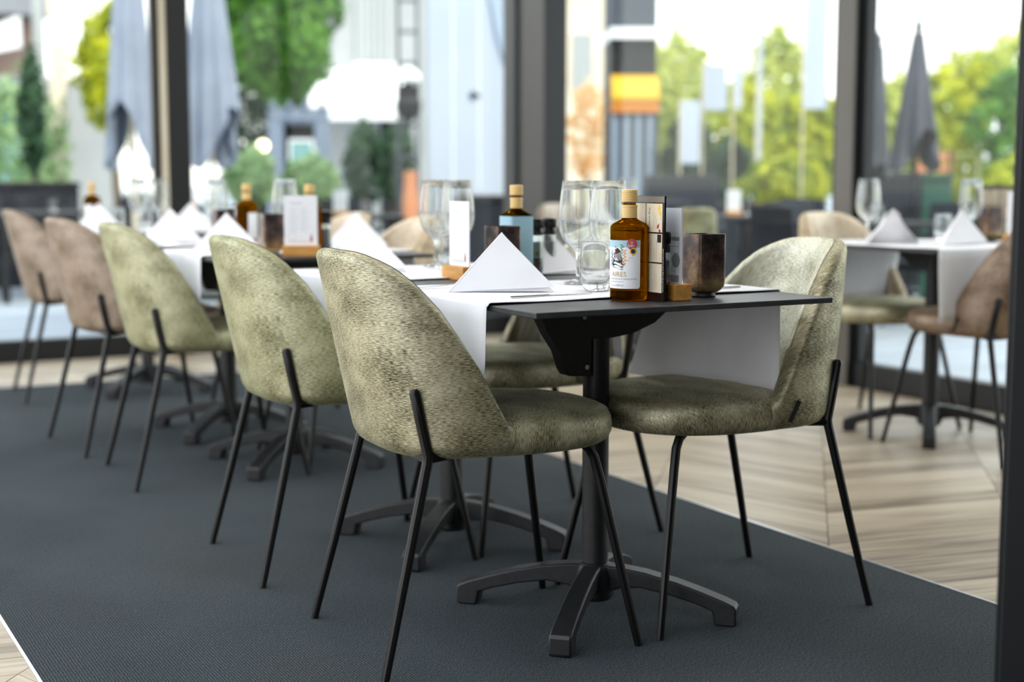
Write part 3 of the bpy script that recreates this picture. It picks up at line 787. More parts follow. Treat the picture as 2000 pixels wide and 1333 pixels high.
def dress_label(t):
    """printed front label, u along the glass, v height; faces local -y"""
    u0, u1, v0, v1 = -.0435, .0435, .0265, .1265
    f0 = curved(.0400)
    mb = MB(); nu, nv = 30, 12; P = []; Fc = []
    for i in range(nu+1):
        for j in range(nv+1):
            u = u0+(u1-u0)*i/nu; a = abs(u)-.0395; v = v0+(v1-v0)*j/nv
            if j == 0 and a > 0: v += .004*(a/.004)**2
            P.append(f0(u, v))
    for i in range(nu):
        for j in range(nv): a = i*(nv+1)+j; Fc.append((a, a+nv+1, a+nv+2, a+1))
    lb = mb.add(P, Fc).build('label', 'paper', t, smooth=60)
    def shifted(r, du):
        c_ = curved(r); return lambda u, v: c_(u+du, v)
    f1, f2, f3, g2, g3 = curved(.04025), shifted(.0405, .005), shifted(.04075, .005), shifted(.0405, .010), shifted(.04075, .010)
    # pale sky field at the label's top
    stick([rect2d(u0+.001, .112, u1-.001, .1262, 24)], f1, 'pale_band', 'bottle_blue_label', lb)
    # leafy sprays
    rg = random.Random(3)
    def spray(x, y, h, ang, n, L):
        out = []
        for k in range(n):
            yy = y+h*k/n; xx = x+math.tan(ang)*(yy-y); sd_ = 1 if k % 2 else -1
            out.append(leaf2d(xx, yy, L, L*.24, math.pi/2-ang-sd_*.9))
        out.append(poly2d([(x-.0003, y), (x+.0003, y), (x+math.tan(ang)*h+.0003, y+h), (x+math.tan(ang)*h-.0003, y+h)]))
        return out
    stick(spray(-.030, .074, .034, .05, 9, .0052)+spray(-.026, .076, .026, -.1, 7, .0045), f2, 'blue_sprigs', 'ink_blue', lb)
    stick(spray(-.019, .098, .016, .25, 5, .0055)+spray(-.021, .088, .012, 0, 3, .005), f2, 'red_sprigs', 'ink_red', lb)
    stick(spray(-.004, .096, .022, .18, 7, .006), f2, 'green_sprigs', 'ink_green', lb)
    stick(spray(.003, .074, .034, .06, 10, .0056)+spray(.008, .083, .014, .9, 5, .004), f2, 'orange_sprigs', 'ink_orange', lb)
    # seated folded dark shape with pale strokes
    fig = [poly2d([(-.016, .109), (-.0115, .111), (-.006, .107), (-.0015, .095), (.001, .082), (-.006, .079), (-.014, .081), (-.020, .092), (-.018, .102)]),
           poly2d([(-.023, .088), (-.014, .084), (-.004, .079), (.003, .072), (.000, .070), (-.010, .074), (-.020, .076), (-.026, .079)]),
           poly2d([(-.026, .079), (-.014, .077), (-.004, .0725), (.002, .066), (-.002, .0655), (-.012, .069), (-.022, .070), (-.026, .073)]),
           poly2d([(-.003, .082), (.002, .078), (.007, .0755), (.002, .075), (-.003, .077)])]
    stick(fig, f2, 'dark_emblem', 'ink_black', lb)
    st = []
    for k in range(7):
        x = -.017+k*.0023; st.append(poly2d([(x, .085+.001*(k % 3)), (x+.0005, .085), (x+.0022, .098+.001*k), (x+.0016, .098+.001*k)]))
    for k in range(5): st.append(poly2d([(-.022+.004*k, .0835-.0018*k), (-.019+.004*k, .0822-.0018*k), (-.019+.004*k, .0816-.0018*k), (-.022+.004*k, .0829-.0018*k)]))
    st.append(poly2d([(-.017, .095), (-.0155, .1), (-.0148, .084), (-.0165, .084)]))
    stick(st, f3, 'emblem_strokes', 'ink_white', lb)
    # lettering
    def tx(s_, size, x, y, al='LEFT'):
        v, f = text2d(s_, size, al); return [(a+x, b+y) for a, b in v], f
    stick([tx('AIRES', .0148, -.0275, .0515)], f2, 'lettering', 'ink_gold', lb)
    stick([tx('ACEITE DE OLIVA VIRGEN EXTRA', .0043, -.0335, .0452), tx('EXTRA VIRGIN OLIVE OIL', .0030, -.031, .0398), tx('CONT. NETO', .0032, -.033, .0315), tx('500 ml', .0058, -.0135, .0315)], f2, 'lettering', 'ink_grey', lb)
    stick([disc2d(.0155, .1185, .0112, 28)], g2, 'red_roundel', 'ink_rose', lb)
    stick([tx('de', .0052, .0125, .1205), tx('Jaén.', .0082, .0065, .1135)], g3, 'lettering', 'ink_white', lb)
    stick([disc2d(.0178, .1040, .0075, 24)], g2, 'yellow_seal', 'ink_yellow', lb)
    stick([disc2d(.0178, .1040, .0048, 20)], g3, 'seal_centre', 'ink_navy', lb)
    return lb
def make_square_bottle():
    t = empty('oil_bottle', (0, 0, 0), cat='bottle')
    def sq(h, z, n=8.0, m=40):
        ex = 2/n; out = []
        for k in range(m):
            a = 2*math.pi*(k+.5)/m; c, s_ = math.cos(a), math.sin(a)
            out.append((math.copysign(abs(c)**ex, c)*h, math.copysign(abs(s_)**ex, s_)*h, z))
        return out
    MB().rings([sq(.032, .0006), sq(.0335, .003), sq(.0338, .15), sq(.032, .156, 5), sq(.024, .162, 3), sq(.016, .168, 2), sq(.014, .176, 2), sq(.0135, .203, 2)]).build('glass_body', 'amber_glass', t, smooth=40)
    MB().rings([sq(.0342, .018), sq(.0342, .1515)], False, False).build('label', 'bottle_blue_label', t, smooth=60)
    bottle_neck(t)
    return t
def make_card(wd=.108, ht=.178):
    t = empty('menu_card', (0, 0, 0), cat='menu', group='white menu cards in wooden blocks')
    MB().box(-.060, .060, -.022, .022, 0, .034).build('wooden_block', 'block_wood', t, smooth=0, bevel=.0015)
    c = MB().box(-wd/2, wd/2, -.0016, .0016, .018, .018+ht).build('card', 'card_white', t, smooth=0)
    fn = lambda u, v: (u, -.0020, v)
    z0 = .034
    fr = [rect2d(-.041, .06+dz, .030, .0603+dz) for dz in (.0, .022, .044, .066)]
    bars = [rect2d(-.036, .078+.006*k, -.036+.018+.012*((k*7) % 5)/4, .0795+.006*k) for k in range(14)]+[rect2d(.0, .078+.006*k, .016+.010*((k*5) % 4)/3, .0795+.006*k) for k in range(14)]
    stick(fr+bars, fn, 'printed_lines', 'ink_pale', c)
    stick([rect2d(-.042, .0455, .026, .0475), rect2d(-.034, .170, .004, .172)], fn, 'printed_rule', 'ink_grey', c)
    stick([rect2d(-.038, .052, -.018, .0525), rect2d(-.038, .052, -.0375, .074), rect2d(-.0185, .052, -.018, .074), rect2d(-.038, .0735, -.018, .074)], fn, 'printed_frame', 'ink_grey', c)
    stick([leaf2d(.0335, .045, .028, .004, math.pi/2), leaf2d(.031, .047, .016, .003, 1.4), rect2d(.030, .0455, .037, .050)], fn, 'red_mark', 'ink_red', c)
    return t
GW = make_wineglass(); GT = make_tumbler()
spots_w = [(1.777, 2.765, 'nearest wine glass, right beside the amber oil bottle cap'), (1.767, 2.885, 'wine glass just behind the nearest wine glass'),
    (1.760, 3.505, 'wine glass right behind the narrow white menu card'), (1.748, 3.62, 'wine glass to the left of the one behind the narrow white menu card'),
    (1.748, 4.85, 'wine glass beside the menu card facing us'), (1.712, 5.55, 'wine glass above the bronze pot of the fourth table'),
    (1.706, 6.75, 'left wine glass of the pair on the last table, before the black window post'), (1.80, 6.74, 'right wine glass of the pair on the last table, before the black window post'),
    (3.90, 4.205, 'wine glass behind the fan napkin on the right table'), (4.20, 3.965, 'wine glass beside the dark flyer on the right table'),
    (3.98, 6.02, 'wine glass on the far table seen behind the two nearest wine glasses')]
spots_t = [(1.692, 2.685, 'stemless water glass touching the amber bottle in view'), (1.70, 3.43, 'stemless water glass left of the narrow white menu card'),
    (1.70, 6.62, 'stemless water glass under the paired glasses of the last table'), (1.655, 5.30, 'stemless water glass left of the bronze pot of the fourth table'),
    (4.075, 4.26, 'stemless water glass right of the fan napkin on the right table'), (4.155, 4.06, 'stemless water glass left of the plain pyramid napkin on the right table'), (1.60, 6.72, 'stemless water glass behind the leftmost napkin')]
for k, (x, y, lb) in enumerate(spots_w):
    o = GW if k == 0 else dup(GW, (0, 0, 0)); o.location = (x, y, ZR if not 2.6 < 0 else ZB); o['label'] = lb
for k, (x, y, lb) in enumerate(spots_t):
    o = GT if k == 0 else dup(GT, (0, 0, 0)); o.location = (x, y, ZR); o['label'] = lb
NK = make_napkin()
naps = [(1.487, 2.752, -25, 'large white napkin pyramid in front of the dark pot, nearest of all'), (1.475, 3.50, -24, 'white napkin pyramid right behind the nearest chair back'),
    (1.49, 4.735, -20, 'white napkin pyramid above the second chair back'), (1.50, 5.47, -18, 'white napkin pyramid above the sage green chair back'),
    (1.50, 6.69, -15, 'leftmost white napkin pyramid, above the taupe chair back'), (1.93, 3.33, 150, 'shaded grey looking napkin behind the pepper mills'),
    (1.95, 4.70, -30, 'white napkin pyramid tucked behind the one at the nearest chair back'), (1.93, 6.69, -25, 'white napkin pyramid before the black window post'),
    (4.05, 3.845, 2, 'plain white napkin pyramid above the brown chair'), (3.99, 6.30, 10, 'white napkin pyramid on the far corner table')]
for k, (x, y, a, lb) in enumerate(naps):
    o = NK if k == 0 else dup(NK, (0, 0, 0)); o.location = (x, y, ZR+.0005); o.rotation_euler = (0, 0, R(a)); o['label'] = lb
fn_ = make_fan_napkin(); fn_.location = (3.885, 4.06, ZR); fn_.rotation_euler = (0, 0, R(160)); fn_['label'] = 'pleated white fan napkin on the right table, in front of a wine glass'

bt = make_oil_bottle(); bt.location = (1.651, 2.49, ZB); bt.rotation_euler = (0, 0, R(-61)); bt['label'] = 'amber olive oil bottle with white illustrated label on the nearest table'
dress_label(bt)
b2 = make_square_bottle(); b2.location = (1.787, 3.222, ZR); b2.rotation_euler = (0, 0, R(2)); b2['label'] = 'gold capped bottle with plain pale blue label'
AMB = make_oil_bottle(); AMB['group'] = 'amber oil bottles further down the row'
AMB.location = (1.69, 5.105, ZB); AMB['label'] = 'amber oil bottle between the two bronze pots'
lbm = MB(); f0 = curved(.0400); P = [f0(-.022+.044*i/16, v) for i in range(17) for v in (.03, .125)]
lbm.add(P, [(2*i, 2*i+2, 2*i+3, 2*i+1) for i in range(16)]).build('label', 'paper', AMB, smooth=60)
AMB.rotation_euler = (0, 0, R(20))
dup(AMB, (1.715, 4.52, ZB), R(-20), 'gold capped oil bottle hidden behind the menu card facing us')
dup(AMB, (1.525, 6.90, ZB), R(-40), 'amber oil bottle behind the leftmost napkin pyramid')
PT = make_pot()
for k, (x, y, a, lb) in enumerate([(1.844, 2.490, 1, 'dark bronze square pot at the end of the nearest table'), (1.694, 3.125, 3, 'bronze pot behind the tip of the nearest napkin'),
        (1.583, 4.53, -4, 'bronze pot beside the menu card facing us'), (1.605, 5.13, 0, 'bronze pot above the second chair back, left of an amber bottle'),
        (4.33, 3.985, 0, 'bronze pot on the right table beside the white card'), (4.15, 6.02, 0, 'bronze pot on the far corner table')]):
    o = PT if k == 0 else dup(PT, (0, 0, 0)); o.location = (x, y, ZB if k in (0, 2, 3) else (ZR if k in (4, 5) else ZB)); o.rotation_euler = (0, 0, R(a)); o['label'] = lb
MP = make_mill('pepper'); MP.location = (1.858, 3.245, ZR); MP['label'] = 'pepper mill beside the pale blue labelled bottle'
fv = curved(.0187); stick([disc2d(-.006, .052, .0055)], fv, 'label_dot', 'ink_olive', MP)
MS = make_mill('salt'); MS.location = (1.915, 3.275, ZR); MS['label'] = 'salt mill just behind the pepper mill with white label'
dup(MP, (1.712, 2.462, ZB), R(30), 'spice mill squeezed between the dark flyer and the wooden block')
dup(MS, (1.767, 4.51, ZB), 0, 'salt mill beside the menu card facing us')
CD = make_card()
for k, (x, y, a, lb) in enumerate([(1.612, 3.20, -90, 'narrow looking white menu card turned sideways, before the paired wine glasses'), (1.640, 4.405, -27, 'white menu card facing us in its wooden block'),
        (4.29, 3.80, -70, 'white card at the edge of the right table beside a bronze pot')]):
    o = CD if k == 0 else dup(CD, (0, 0, 0)); o.location = (x, y, ZR if k == 2 else ZB); o.rotation_euler = (0, 0, R(a)); o['label'] = lb
# the front menu card beside the flyer has other print
c1 = empty('menu_card', (1.7395, 2.478, ZB), R(-90), 'white menu card in a wooden block between flyer and dark bronze pot', 'menu', 'white menu cards in wooden blocks')
MB().box(-.060, .060, -.0215, .0215, 0, .034).build('wooden_block', 'block_wood', c1, smooth=0, bevel=.0015)
cc = MB().box(-.050, .0525, -.0018, .0018, .018, .192).build('card', 'card_white', c1, smooth=0)
fn = lambda u, v: (u, -.0023, v)
stick([rect2d(-.030, .124, .046, .132)], fn, 'printed_bar', 'ink_grey', cc)
stick([rect2d(-.030, .038, .046, .052)], fn, 'printed_bar', 'ink_grey', cc)
stick([rect2d(-.03, z, .044, z+.0006) for z in (.112, .098, .084)]+[rect2d(.0435, .06, .044, .12)], fn, 'printed_rules', 'ink_black', cc)
stick([disc2d(.034, .083, .015, 24)], fn, 'round_print', 'ink_grey', cc)
stick([rect2d(.016+.001*(k % 2), .058+.0032*k, .036-.002*(k % 3), .0595+.0032*k) for k in range(5)], fn, 'small_print', 'ink_pale', cc)
# tall dark flyer, face towards -x
fl = empty('menu_flyer', (1.687, 2.487, ZB), R(-90), 'tall dark flyer with beige printed panels standing behind the amber bottle', 'menu')
fw, fh = .150, .218
body = MB().box(-fw/2, fw/2, -.0022, .0022, 0, fh).build('flyer_board', 'flyer_black', fl, smooth=0)
g0 = lambda u, v: (u, -.0024, v); g1 = lambda u, v: (u, -.0026, v)
xs = [-.066, .007, .010, .068]; zs_ = [.018, .078, .081, .140, .143, .202]
pn = [rect2d(xs[2*i], zs_[2*j], xs[2*i+1], zs_[2*j+1]) for i in range(2) for j in range(3)]
for r_ in pn: stick([r_], g0, 'beige_panel', 'flyer_beige', body)
stick([rect2d(-fw/2, .2045, fw/2, fh-.001)], g0, 'grey_header', 'flyer_grey', body)
def vt(s_, size, x, y):        # lettering that runs upwards
    v, f = text2d(s_, size); return [(x-b, y+a) for a, b in v], f
for a_ in (('Vitamin Kiss', .0088, .024, .150), ('TROPIC', .0085, .022, .090), ('The Brand', .0085, .022, .020), ('Vitamin', .0085, -.050, .150)): stick([vt(*a_)], g1, 'lettering', 'ink_black', body)
stick([vt('FRESHFRUIT', .0072, .031, .086), vt('€ 3,95', .0045, .065, .088), vt('€ 3,95', .0045, .064, .168)], g1, 'lettering', 'ink_orange', body)
stick([vt('Lily', .0085, .022, .059)], g1, 'lettering', 'ink_red', body)
stick([rect2d(.036+.006*k, zs_[2*j]+.006, .0368+.006*k, zs_[2*j]+.028+.006*((k*3+j) % 4)) for k in range(3) for j in range(3)], g1, 'small_print', 'ink_grey', body)
stick([leaf2d(.052, .188, .012, .005, .6), leaf2d(.055, .185, .012, .005, -.4), leaf2d(.060, .194, .011, .004, 2.2)], g1, 'yellow_fruit', 'ink_yellow', body)
stick([leaf2d(.050, .150, .014, .004, 1.0), leaf2d(.055, .148, .010, .004, -.5)], g1, 'red_fruit', 'ink_red', body)
stick([leaf2d(-.030, .186, .014, .003, 1.1), leaf2d(-.026, .188, .010, .003, 2.0)], g1, 'green_sprig', 'ink_green', body)
stick([rect2d(.051, .122, .065, .1385)], g1, 'dark_picture', 'ink_black', body)
stick([vt('vitamins all day long, fresh fruit and a smile', .0052, .0740, .02)], g1, 'lettering', 'ink_white', body)
f2 = dup(fl, (4.41, 4.03, ZR), R(-35), 'dark topped beige flyer behind the bronze pot on the right table')

def make_knife():
    pr = [(-.105, .0035), (-.10, .0050), (-.06, .0048), (-.01, .0042), (.0, .0040), (.02, .0075), (.07, .0080), (.098, .005), (.107, .0005)]
    mb = MB(); P = []; 
    for x, w in pr:
        h = .0028 if x < 0 else .0012
        P += [(x, -w, .0008), (x, w*.6 if x > 0 else w, .0008), (x, w*.5 if x > 0 else w*.6, .0008+h), (x, -w*.6, .0008+h)]
    Fc = []
    for i in range(len(pr)-1):
        for k in range(4): Fc.append((4*i+k, 4*i+(k+1) % 4, 4*i+4+(k+1) % 4, 4*i+4+k))
    Fc += [(3, 2, 1, 0), tuple(4*(len(pr)-1)+k for k in range(4))]
    return setprops(mb.add(P, Fc).build('table_knife', 'steel', smooth=40), None, 'knife', 'steel cutlery')
def make_fork():
    mb = MB(); hd = [(-.10, .0040, .001), (-.09, .0055, .001), (-.03, .0035, .003), (.02, .0030, .006), (.04, .0085, .005), (.055, .0115, .003)]
    P = []
    for x, w, z in hd: P += [(x, -w, z), (x, w, z), (x, w, z+.002), (x, -w, z+.002)]
    Fc = [(4*i+k, 4*i+(k+1) % 4, 4*i+4+(k+1) % 4, 4*i+4+k) for i in range(len(hd)-1) for k in range(4)]+[(3, 2, 1, 0), tuple(4*(len(hd)-1)+k for k in range(4))]
    mb.add(P, Fc)
    for k in range(4):
        y = -.0098+.0065*k
        mb.add([(.0545, y-.0016, .003), (.0545, y+.0016, .003), (.0545, y+.0016, .005), (.0545, y-.0016, .005), (.098, y-.0008, .006), (.098, y+.0008, .006), (.098, y+.0008, .0075), (.098, y-.0008, .0075)], [(3, 2, 1, 0), (4, 5, 6, 7), (0, 1, 5, 4), (1, 2, 6, 5), (2, 3, 7, 6), (3, 0, 4, 7)])
    return setprops(mb.build('table_fork', 'steel', smooth=40), None, 'fork', 'steel cutlery')
KN = make_knife(); KN.location = (1.535, 2.612, ZR); KN.rotation_euler = (0, 0, R(4)); KN['label'] = 'steel knife lying before the nearest napkin pyramid'
FK = make_fork(); FK.location = (1.45, 2.925, ZR); FK['label'] = 'steel fork on the nearest runner, behind the big napkin'
dup(KN, (1.93, 2.60, ZR), R(183), 'steel knife on the nearest runner, right of the dark bronze pot')
dup(FK, (1.50, 3.64, ZR), R(0), 'steel fork on the second runner, behind its napkin')
dup(KN, (1.52, 5.30, ZR), R(2), 'steel knife on the fourth runner, before its napkin')
dup(FK, (4.00, 4.00, ZR), R(120), 'steel fork between the two napkins on the right table')

# ------------------------------------------------------------------ the terrace and street outside
GZ = -.045
def parasol(px, d, m, ztop, zhi, zlo, rbot, rtop, rot, label, group, spike=.12):
    x, y = at(px, d); t = empty('closed_parasol', (x, y, GZ), R(rot), label, 'parasol', group)
    seg = 64; rows = []; n = 14
    for i in range(n+1):
        s_ = i/n; row = []
        for k in range(seg):
            a = 2*math.pi*k/seg; f = .5+.5*math.cos(8*a); sag = .5+.5*math.cos(2*a+.6)
            zb = zlo+(zhi-zlo)*(1-sag)**1.2
            z = ztop+(zb-ztop)*s_; r = rtop+(rbot-rtop)*s_**.9; r *= .70+.34*f*(.4+.6*s_)
            row.append((r*math.cos(a), r*math.sin(a)*.92, z-GZ))
        rows.append(row)
    inner = [[(p[0]*.86, p[1]*.86, p[2]+.004) for p in r] for r in reversed(rows)]
    MB().rings(rows+inner, True, True).build('canopy', m, t, smooth=60)
    MB().lathe([(.022, 0), (.022, ztop-GZ+.02)], 14).build('pole', 'pole_cream' if 'grey' in m else 'black_metal', t)
    MB().lathe([(.018, ztop-GZ), (.030, ztop-GZ+.03), (.026, ztop-GZ+spike*.6), (.006, ztop-GZ+spike)], 14).build('finial', m, t)
    MB().box(-.28, .28, -.28, .28, 0, .07).build('base', 'frame_black', t, smooth=0, bevel=.01)
    return t
GP = 'closed parasols on the terrace'
parasol(266, 11.6, 'parasol_grey', 2.86, 1.60, 1.05, .225, .11, -25, 'closed blue grey parasol left of the black window post', GP)
parasol(418, 12.2, 'parasol_grey', 2.86, 1.58, 1.06, .275, .12, 60, 'closed blue grey parasol right of the black window post', GP)
parasol(1704, 11.4, 'parasol_dark', 2.02, 1.10, .95, .12, .05, 0, 'slim dark closed parasol at the edge of the right window post', GP)
parasol(1780, 10.8, 'parasol_dark', 2.06, 1.35, 1.02, .20, .05, 10, 'wider dark closed parasol seen through the right window', GP)

def leaves(mb_name, m, parent, c, rad, n, size, lump=.25):
    """a crown of single leaves: quads scattered through lumpy shells"""
    u = RNG.normal(size=(n, 3)); u /= np.linalg.norm(u, axis=1)[:, None]
    rr = (.55+.45*RNG.random(n)**.5)*(1+lump*np.sin(u[:, 0]*5+c[0])*np.cos(u[:, 2]*6+c[1])*np.sin(u[:, 1]*4+1))
    P = np.array(c)+u*rr[:, None]*np.array(rad)
    a = RNG.normal(size=(n, 3)); a /= np.linalg.norm(a, axis=1)[:, None]
    b = np.cross(a, u+.3*RNG.normal(size=(n, 3))); b /= np.linalg.norm(b, axis=1)[:, None]+1e-9
    sz = size*(.7+.6*RNG.random(n))[:, None]
    V = np.stack([P-a*sz, P+b*sz*.5, P+a*sz, P-b*sz*.5], 1).reshape(-1, 3)
    me = bpy.data.meshes.new(mb_name); me.from_pydata(V.tolist(), [], np.arange(4*n).reshape(-1, 4).tolist()); me.materials.append(M[m]); me.update()
    o = bpy.data.objects.new(mb_name, me); C.objects.link(o); o.parent = parent; o['kind'] = 'stuff'
    return o
def tree(px, d, zc, rad, m, label, n=1600, size=.09, trunk=True, name='tree', cat='tree', group=None):
    x, y = at(px, d); t = empty(name, (x, y, GZ), 0, label, cat, group)
    leaves('foliage', m, t, (0, 0, zc-GZ), rad, n, size)
    if trunk:
        z1 = zc-GZ
        zt = max(z1-rad[2]*.75, z1*.35); w_ = min(1, rad[0]*1.6)
        MB().tube([(0, 0, 0), (.02, .01, zt*.4), (-.01, .02, zt*.8), (0, 0, zt)], [.09*w_, .075*w_, .065*w_, .05*w_], 8).build('trunk', 'bark', t)
    return t
tree(548, 20, 3.3, (.80, .80, 1.38), 'leaf_green', 'dense round topped green tree beside the grey parasol', 7500, .085)
tree(232, 19.5, 2.45, (.52, .5, .95), 'leaf_yellow', 'sunlit yellow green tree behind the left parasol', 1600, .08)
tree(30, 19, 1.2, (.75, .6, 1.2), 'leaf_sage', 'pale green bush under the left house balcony', 1300, .09, True, 'bush', 'bush')
tree(72, 17, 1.75, (.14, .2, .75), 'leaf_dark', 'narrow dark evergreen shrub beside the cream posts', 700, .07, True, 'bush', 'bush')
tree(492, 14.3, .98, (.24, .3, .30), 'leaf_sage', 'pale sage bush below the parasol right of the window post', 1200, .05, True, 'bush', 'bush')
tree(606, 14.8, .92, (.30, .3, .30), 'leaf_sage', 'pale sage bush in front of the blue grey pergola', 1200, .05, True, 'bush', 'bush')
tree(712, 17, 1.12, (.22, .25, .55), 'leaf_dark', 'dark green shrub left of the dark doorway', 800, .06, True, 'bush', 'bush')
tree(775, 17.5, 1.15, (.24, .25, .50), 'leaf_dark', 'dark green shrub in front of the dark doorway', 800, .06, True, 'bush', 'bush')
tree(490, 21, 1.5, (.55, .5, .85), 'leaf_dark', 'dark hedge clump behind the pergola post', 1200, .08, True, 'bush', 'bush')
tree(1145, 15, 1.45, (.20, .2, .55), 'petal_peach', 'peach coloured flowering shrub by the corner pillar', 380, .06, True, 'bush', 'bush')
tree(1315, 17, 1.75, (.42, .45, .95), 'leaf_lime', 'pale yellow green tree right of the black kiosk', 1500, .08)
tree(1340, 16.2, 1.15, (.28, .3, .6), 'leaf_dark', 'dark shrub behind the white banner by the kiosk', 1000, .07, True, 'bush', 'bush')
tree(1440, 19, 1.55, (.55, .5, .75), 'leaf_yellow', 'bright yellow green tree behind the tall white boards', 1700, .085)
tree(1505, 22, 2.1, (.46, .5, 1.2), 'leaf_lime', 'tall pale lime tree left of the grey window post', 1700, .09)
tree(1575, 17, 1.35, (.42, .4, .7), 'leaf_yellow', 'sunlit yellow bush left of the grey window post', 1500, .08)
tree(1420, 15.4, 1.0, (.22, .24, .42), 'leaf_dark', 'dark green shrub below the pale boards', 900, .06, True, 'bush', 'bush')
tree(1530, 14.9, .90, (.52, .3, .33), 'leaf_yellow', 'low bright yellow green shrub behind the navy planter', 1500, .055, True, 'bush', 'bush')
tree(1860, 21, 1.7, (.75, .7, 1.1), 'leaf_yellow', 'yellow green tree behind the dark parasols', 2200, .09)
tree(1965, 23, 2.05, (.95, .9, 1.25), 'leaf_lime', 'big lime green tree behind the white market tent', 2600, .10)
tree(1990, 17, 1.62, (.6, .6, .75), 'leaf_green', 'green bush at the right edge behind the tent', 1500, .08, True, 'bush', 'bush')
tree(1975, 14.9, .88, (.5, .3, .32), 'leaf_yellow', 'low yellow green hedge before the white market tent', 1800, .06, True, 'bush', 'bush')
tree(1745, 20, 1.6, (.55, .5, .8), 'leaf_lime', 'pale green tree between the two dark parasols', 1500, .09)

def facing(px, d):            # rotation that turns local -y towards the camera side
    return -math.atan2((px-1000)/F_PX, 1)-R(YAW)
# left house
x, y = at(20, 23); hs = empty('house', (x, y, GZ), facing(20, 23)+R(8), 'grey roofed house with white gable board at the left edge', 'building')
MB().box(-1.6, .62, 0, 4, 0, 5.2).build('wall', 'brick_rose', hs, smooth=0)
MB().box(-1.7, .70, -.7, 0, 3.55, 3.85).build('roof_slab', 'roof_grey', hs, smooth=0)
MB().box(-1.7, .62, -.55, 0, 2.35, 2.62).build('balcony_slab', 'roof_grey', hs, smooth=0)
MB().prism([(-1.0, 2.75), (.20, 3.05), (.20, 3.55), (-1.0, 2.95)], -.66, -.58, 'xz').build('gable_board', 'awning_white', hs, smooth=0)
MB().box(-.30, .30, -.02, .02, 0.2, 2.2).build('window', 'teal_glass', hs, smooth=0)
MB().box(-1.3, -.5, -.02, .02, 0.2, 2.2).build('window', 'teal_glass', hs, smooth=0)
for px, wd, m, z1, lb in ((92, .15, 'render_white', 3.6, 'white post before the left house'), (126, .21, 'render_cream', 5.0, 'cream post right of the white one, before the left house')):
    x, y = at(px, 20); o = MB().box(-wd/2, wd/2, -.1, .1, 0, z1).box(-wd/2-.01, wd/2+.01, -.11, .11, 0, .12).build('house_post', m, smooth=0, bevel=.01, loc=(x, y, GZ), rz=facing(px, 20))
    setprops(o, lb, 'post', 'posts before the left house')
x, y = at(160, 24); o = empty('low_wall', (x, y, GZ), facing(160, 24), 'low white street wall behind the left parasol', 'wall')
MB().box(-.55, .55, 0, .2, 0, 2.6).build('wall_face', 'render_white', o, smooth=0); MB().box(-.58, .58, -.03, .23, 2.6, 2.68).build('coping', 'render_cream', o, smooth=0)
# middle house
x, y = at(740, 27); hb = empty('house', (x, y, GZ), facing(740, 27)+R(4), 'pale house with grey shuttered window behind the round tree', 'building')
MB().box(-1.75, .98, 0, 5, 0, 6.5).build('wall', 'render_white', hb, smooth=0)
w_ = MB().box(-.40, .32, -.05, .02, 3.15, 5.6).build('window', 'shutter_grey', hb, smooth=0)
for k in range(6): MB().box(-.38+.116*k, -.38+.116*k+.09, -.075, -.05, 3.2, 5.55).build('shutter_slat', 'shutter_grey', w_, smooth=0)
MB().box(-.44, .36, -.09, .0, 3.05, 3.15).build('window_sill', 'awning_white', hb, smooth=0)
MB().box(.05, .62, -.04, .02, 0, 2.25).build('door', 'navy_dark', hb, smooth=0)
aw = MB().prism([(0, 3.05), (0, 2.98), (-1.2, 2.25), (-1.2, 2.32)], -1.28, .55, 'yz').build('awning', 'awning_white', hb, smooth=0)
MB().box(-1.28, .55, -1.22, -1.19, 2.05, 2.3).build('valance', 'awning_white', aw, smooth=0)
# lattice mast with lantern
x, y = at(800, 15); ms = empty('lattice_mast', (x, y, GZ), facing(800, 15), 'dark lattice mast with lantern before the pale house', 'mast')
for sx_ in (-.10, .10): MB().box(sx_-.018, sx_+.018, -.02, .02, 0, 3.4).build('upright', 'slat_dark', ms, smooth=0)
for k in range(9): MB().box(-.10, .10, -.012, .012, .6+.32*k, .63+.32*k).build('rung', 'slat_dark', ms, smooth=0)
ln = MB().lathe([(.03, 1.62), (.12, 1.68), (.14, 1.80), (.10, 1.88), (.12, 1.95), (.03, 2.02)], 14).build('lantern', 'navy_dark', ms)
MB().lathe([(.125, 2.03), (.13, 2.1), (.04, 2.18)], 14).build('lantern_hood', 'awning_white', ln)
# white screen wall
x, y = at(912, 11.6); sc = empty('white_screen', (x, y, GZ), facing(912, 11.6), 'tall white screen wall with a small dark emblem, left of the corner pillar', 'screen')
for k in range(3): MB().box(-.315+.21*k+.002, -.315+.21*(k+1)-.002, -.03, .03, .10, 3.0).build('panel', 'panel_white', sc, smooth=0, bevel=.004)
MB().box(-.33, -.315, -.04, .04, 0, 3.02).build('edge_post', 'render_white', sc, smooth=0); MB().box(.315, .33, -.04, .04, 0, 3.02).build('edge_post', 'render_white', sc, smooth=0)
MB().prism([(.065+.045*math.cos(a), 1.69+.045*math.sin(a)*(.7+.3*math.cos(3*a))) for a in np.linspace(0, 2*math.pi, 17)[:-1]], -.036, -.03, 'xz').build('emblem', 'slat_dark', sc, smooth=0)
MB().prism([(.10, 3.0), (.22, 3.0), (.31, 2.15), (.31, 1.95), (.24, 2.2)], -.06, -.045, 'xz').build('banner_cloth', 'blue_grey_cloth', sc, smooth=0)
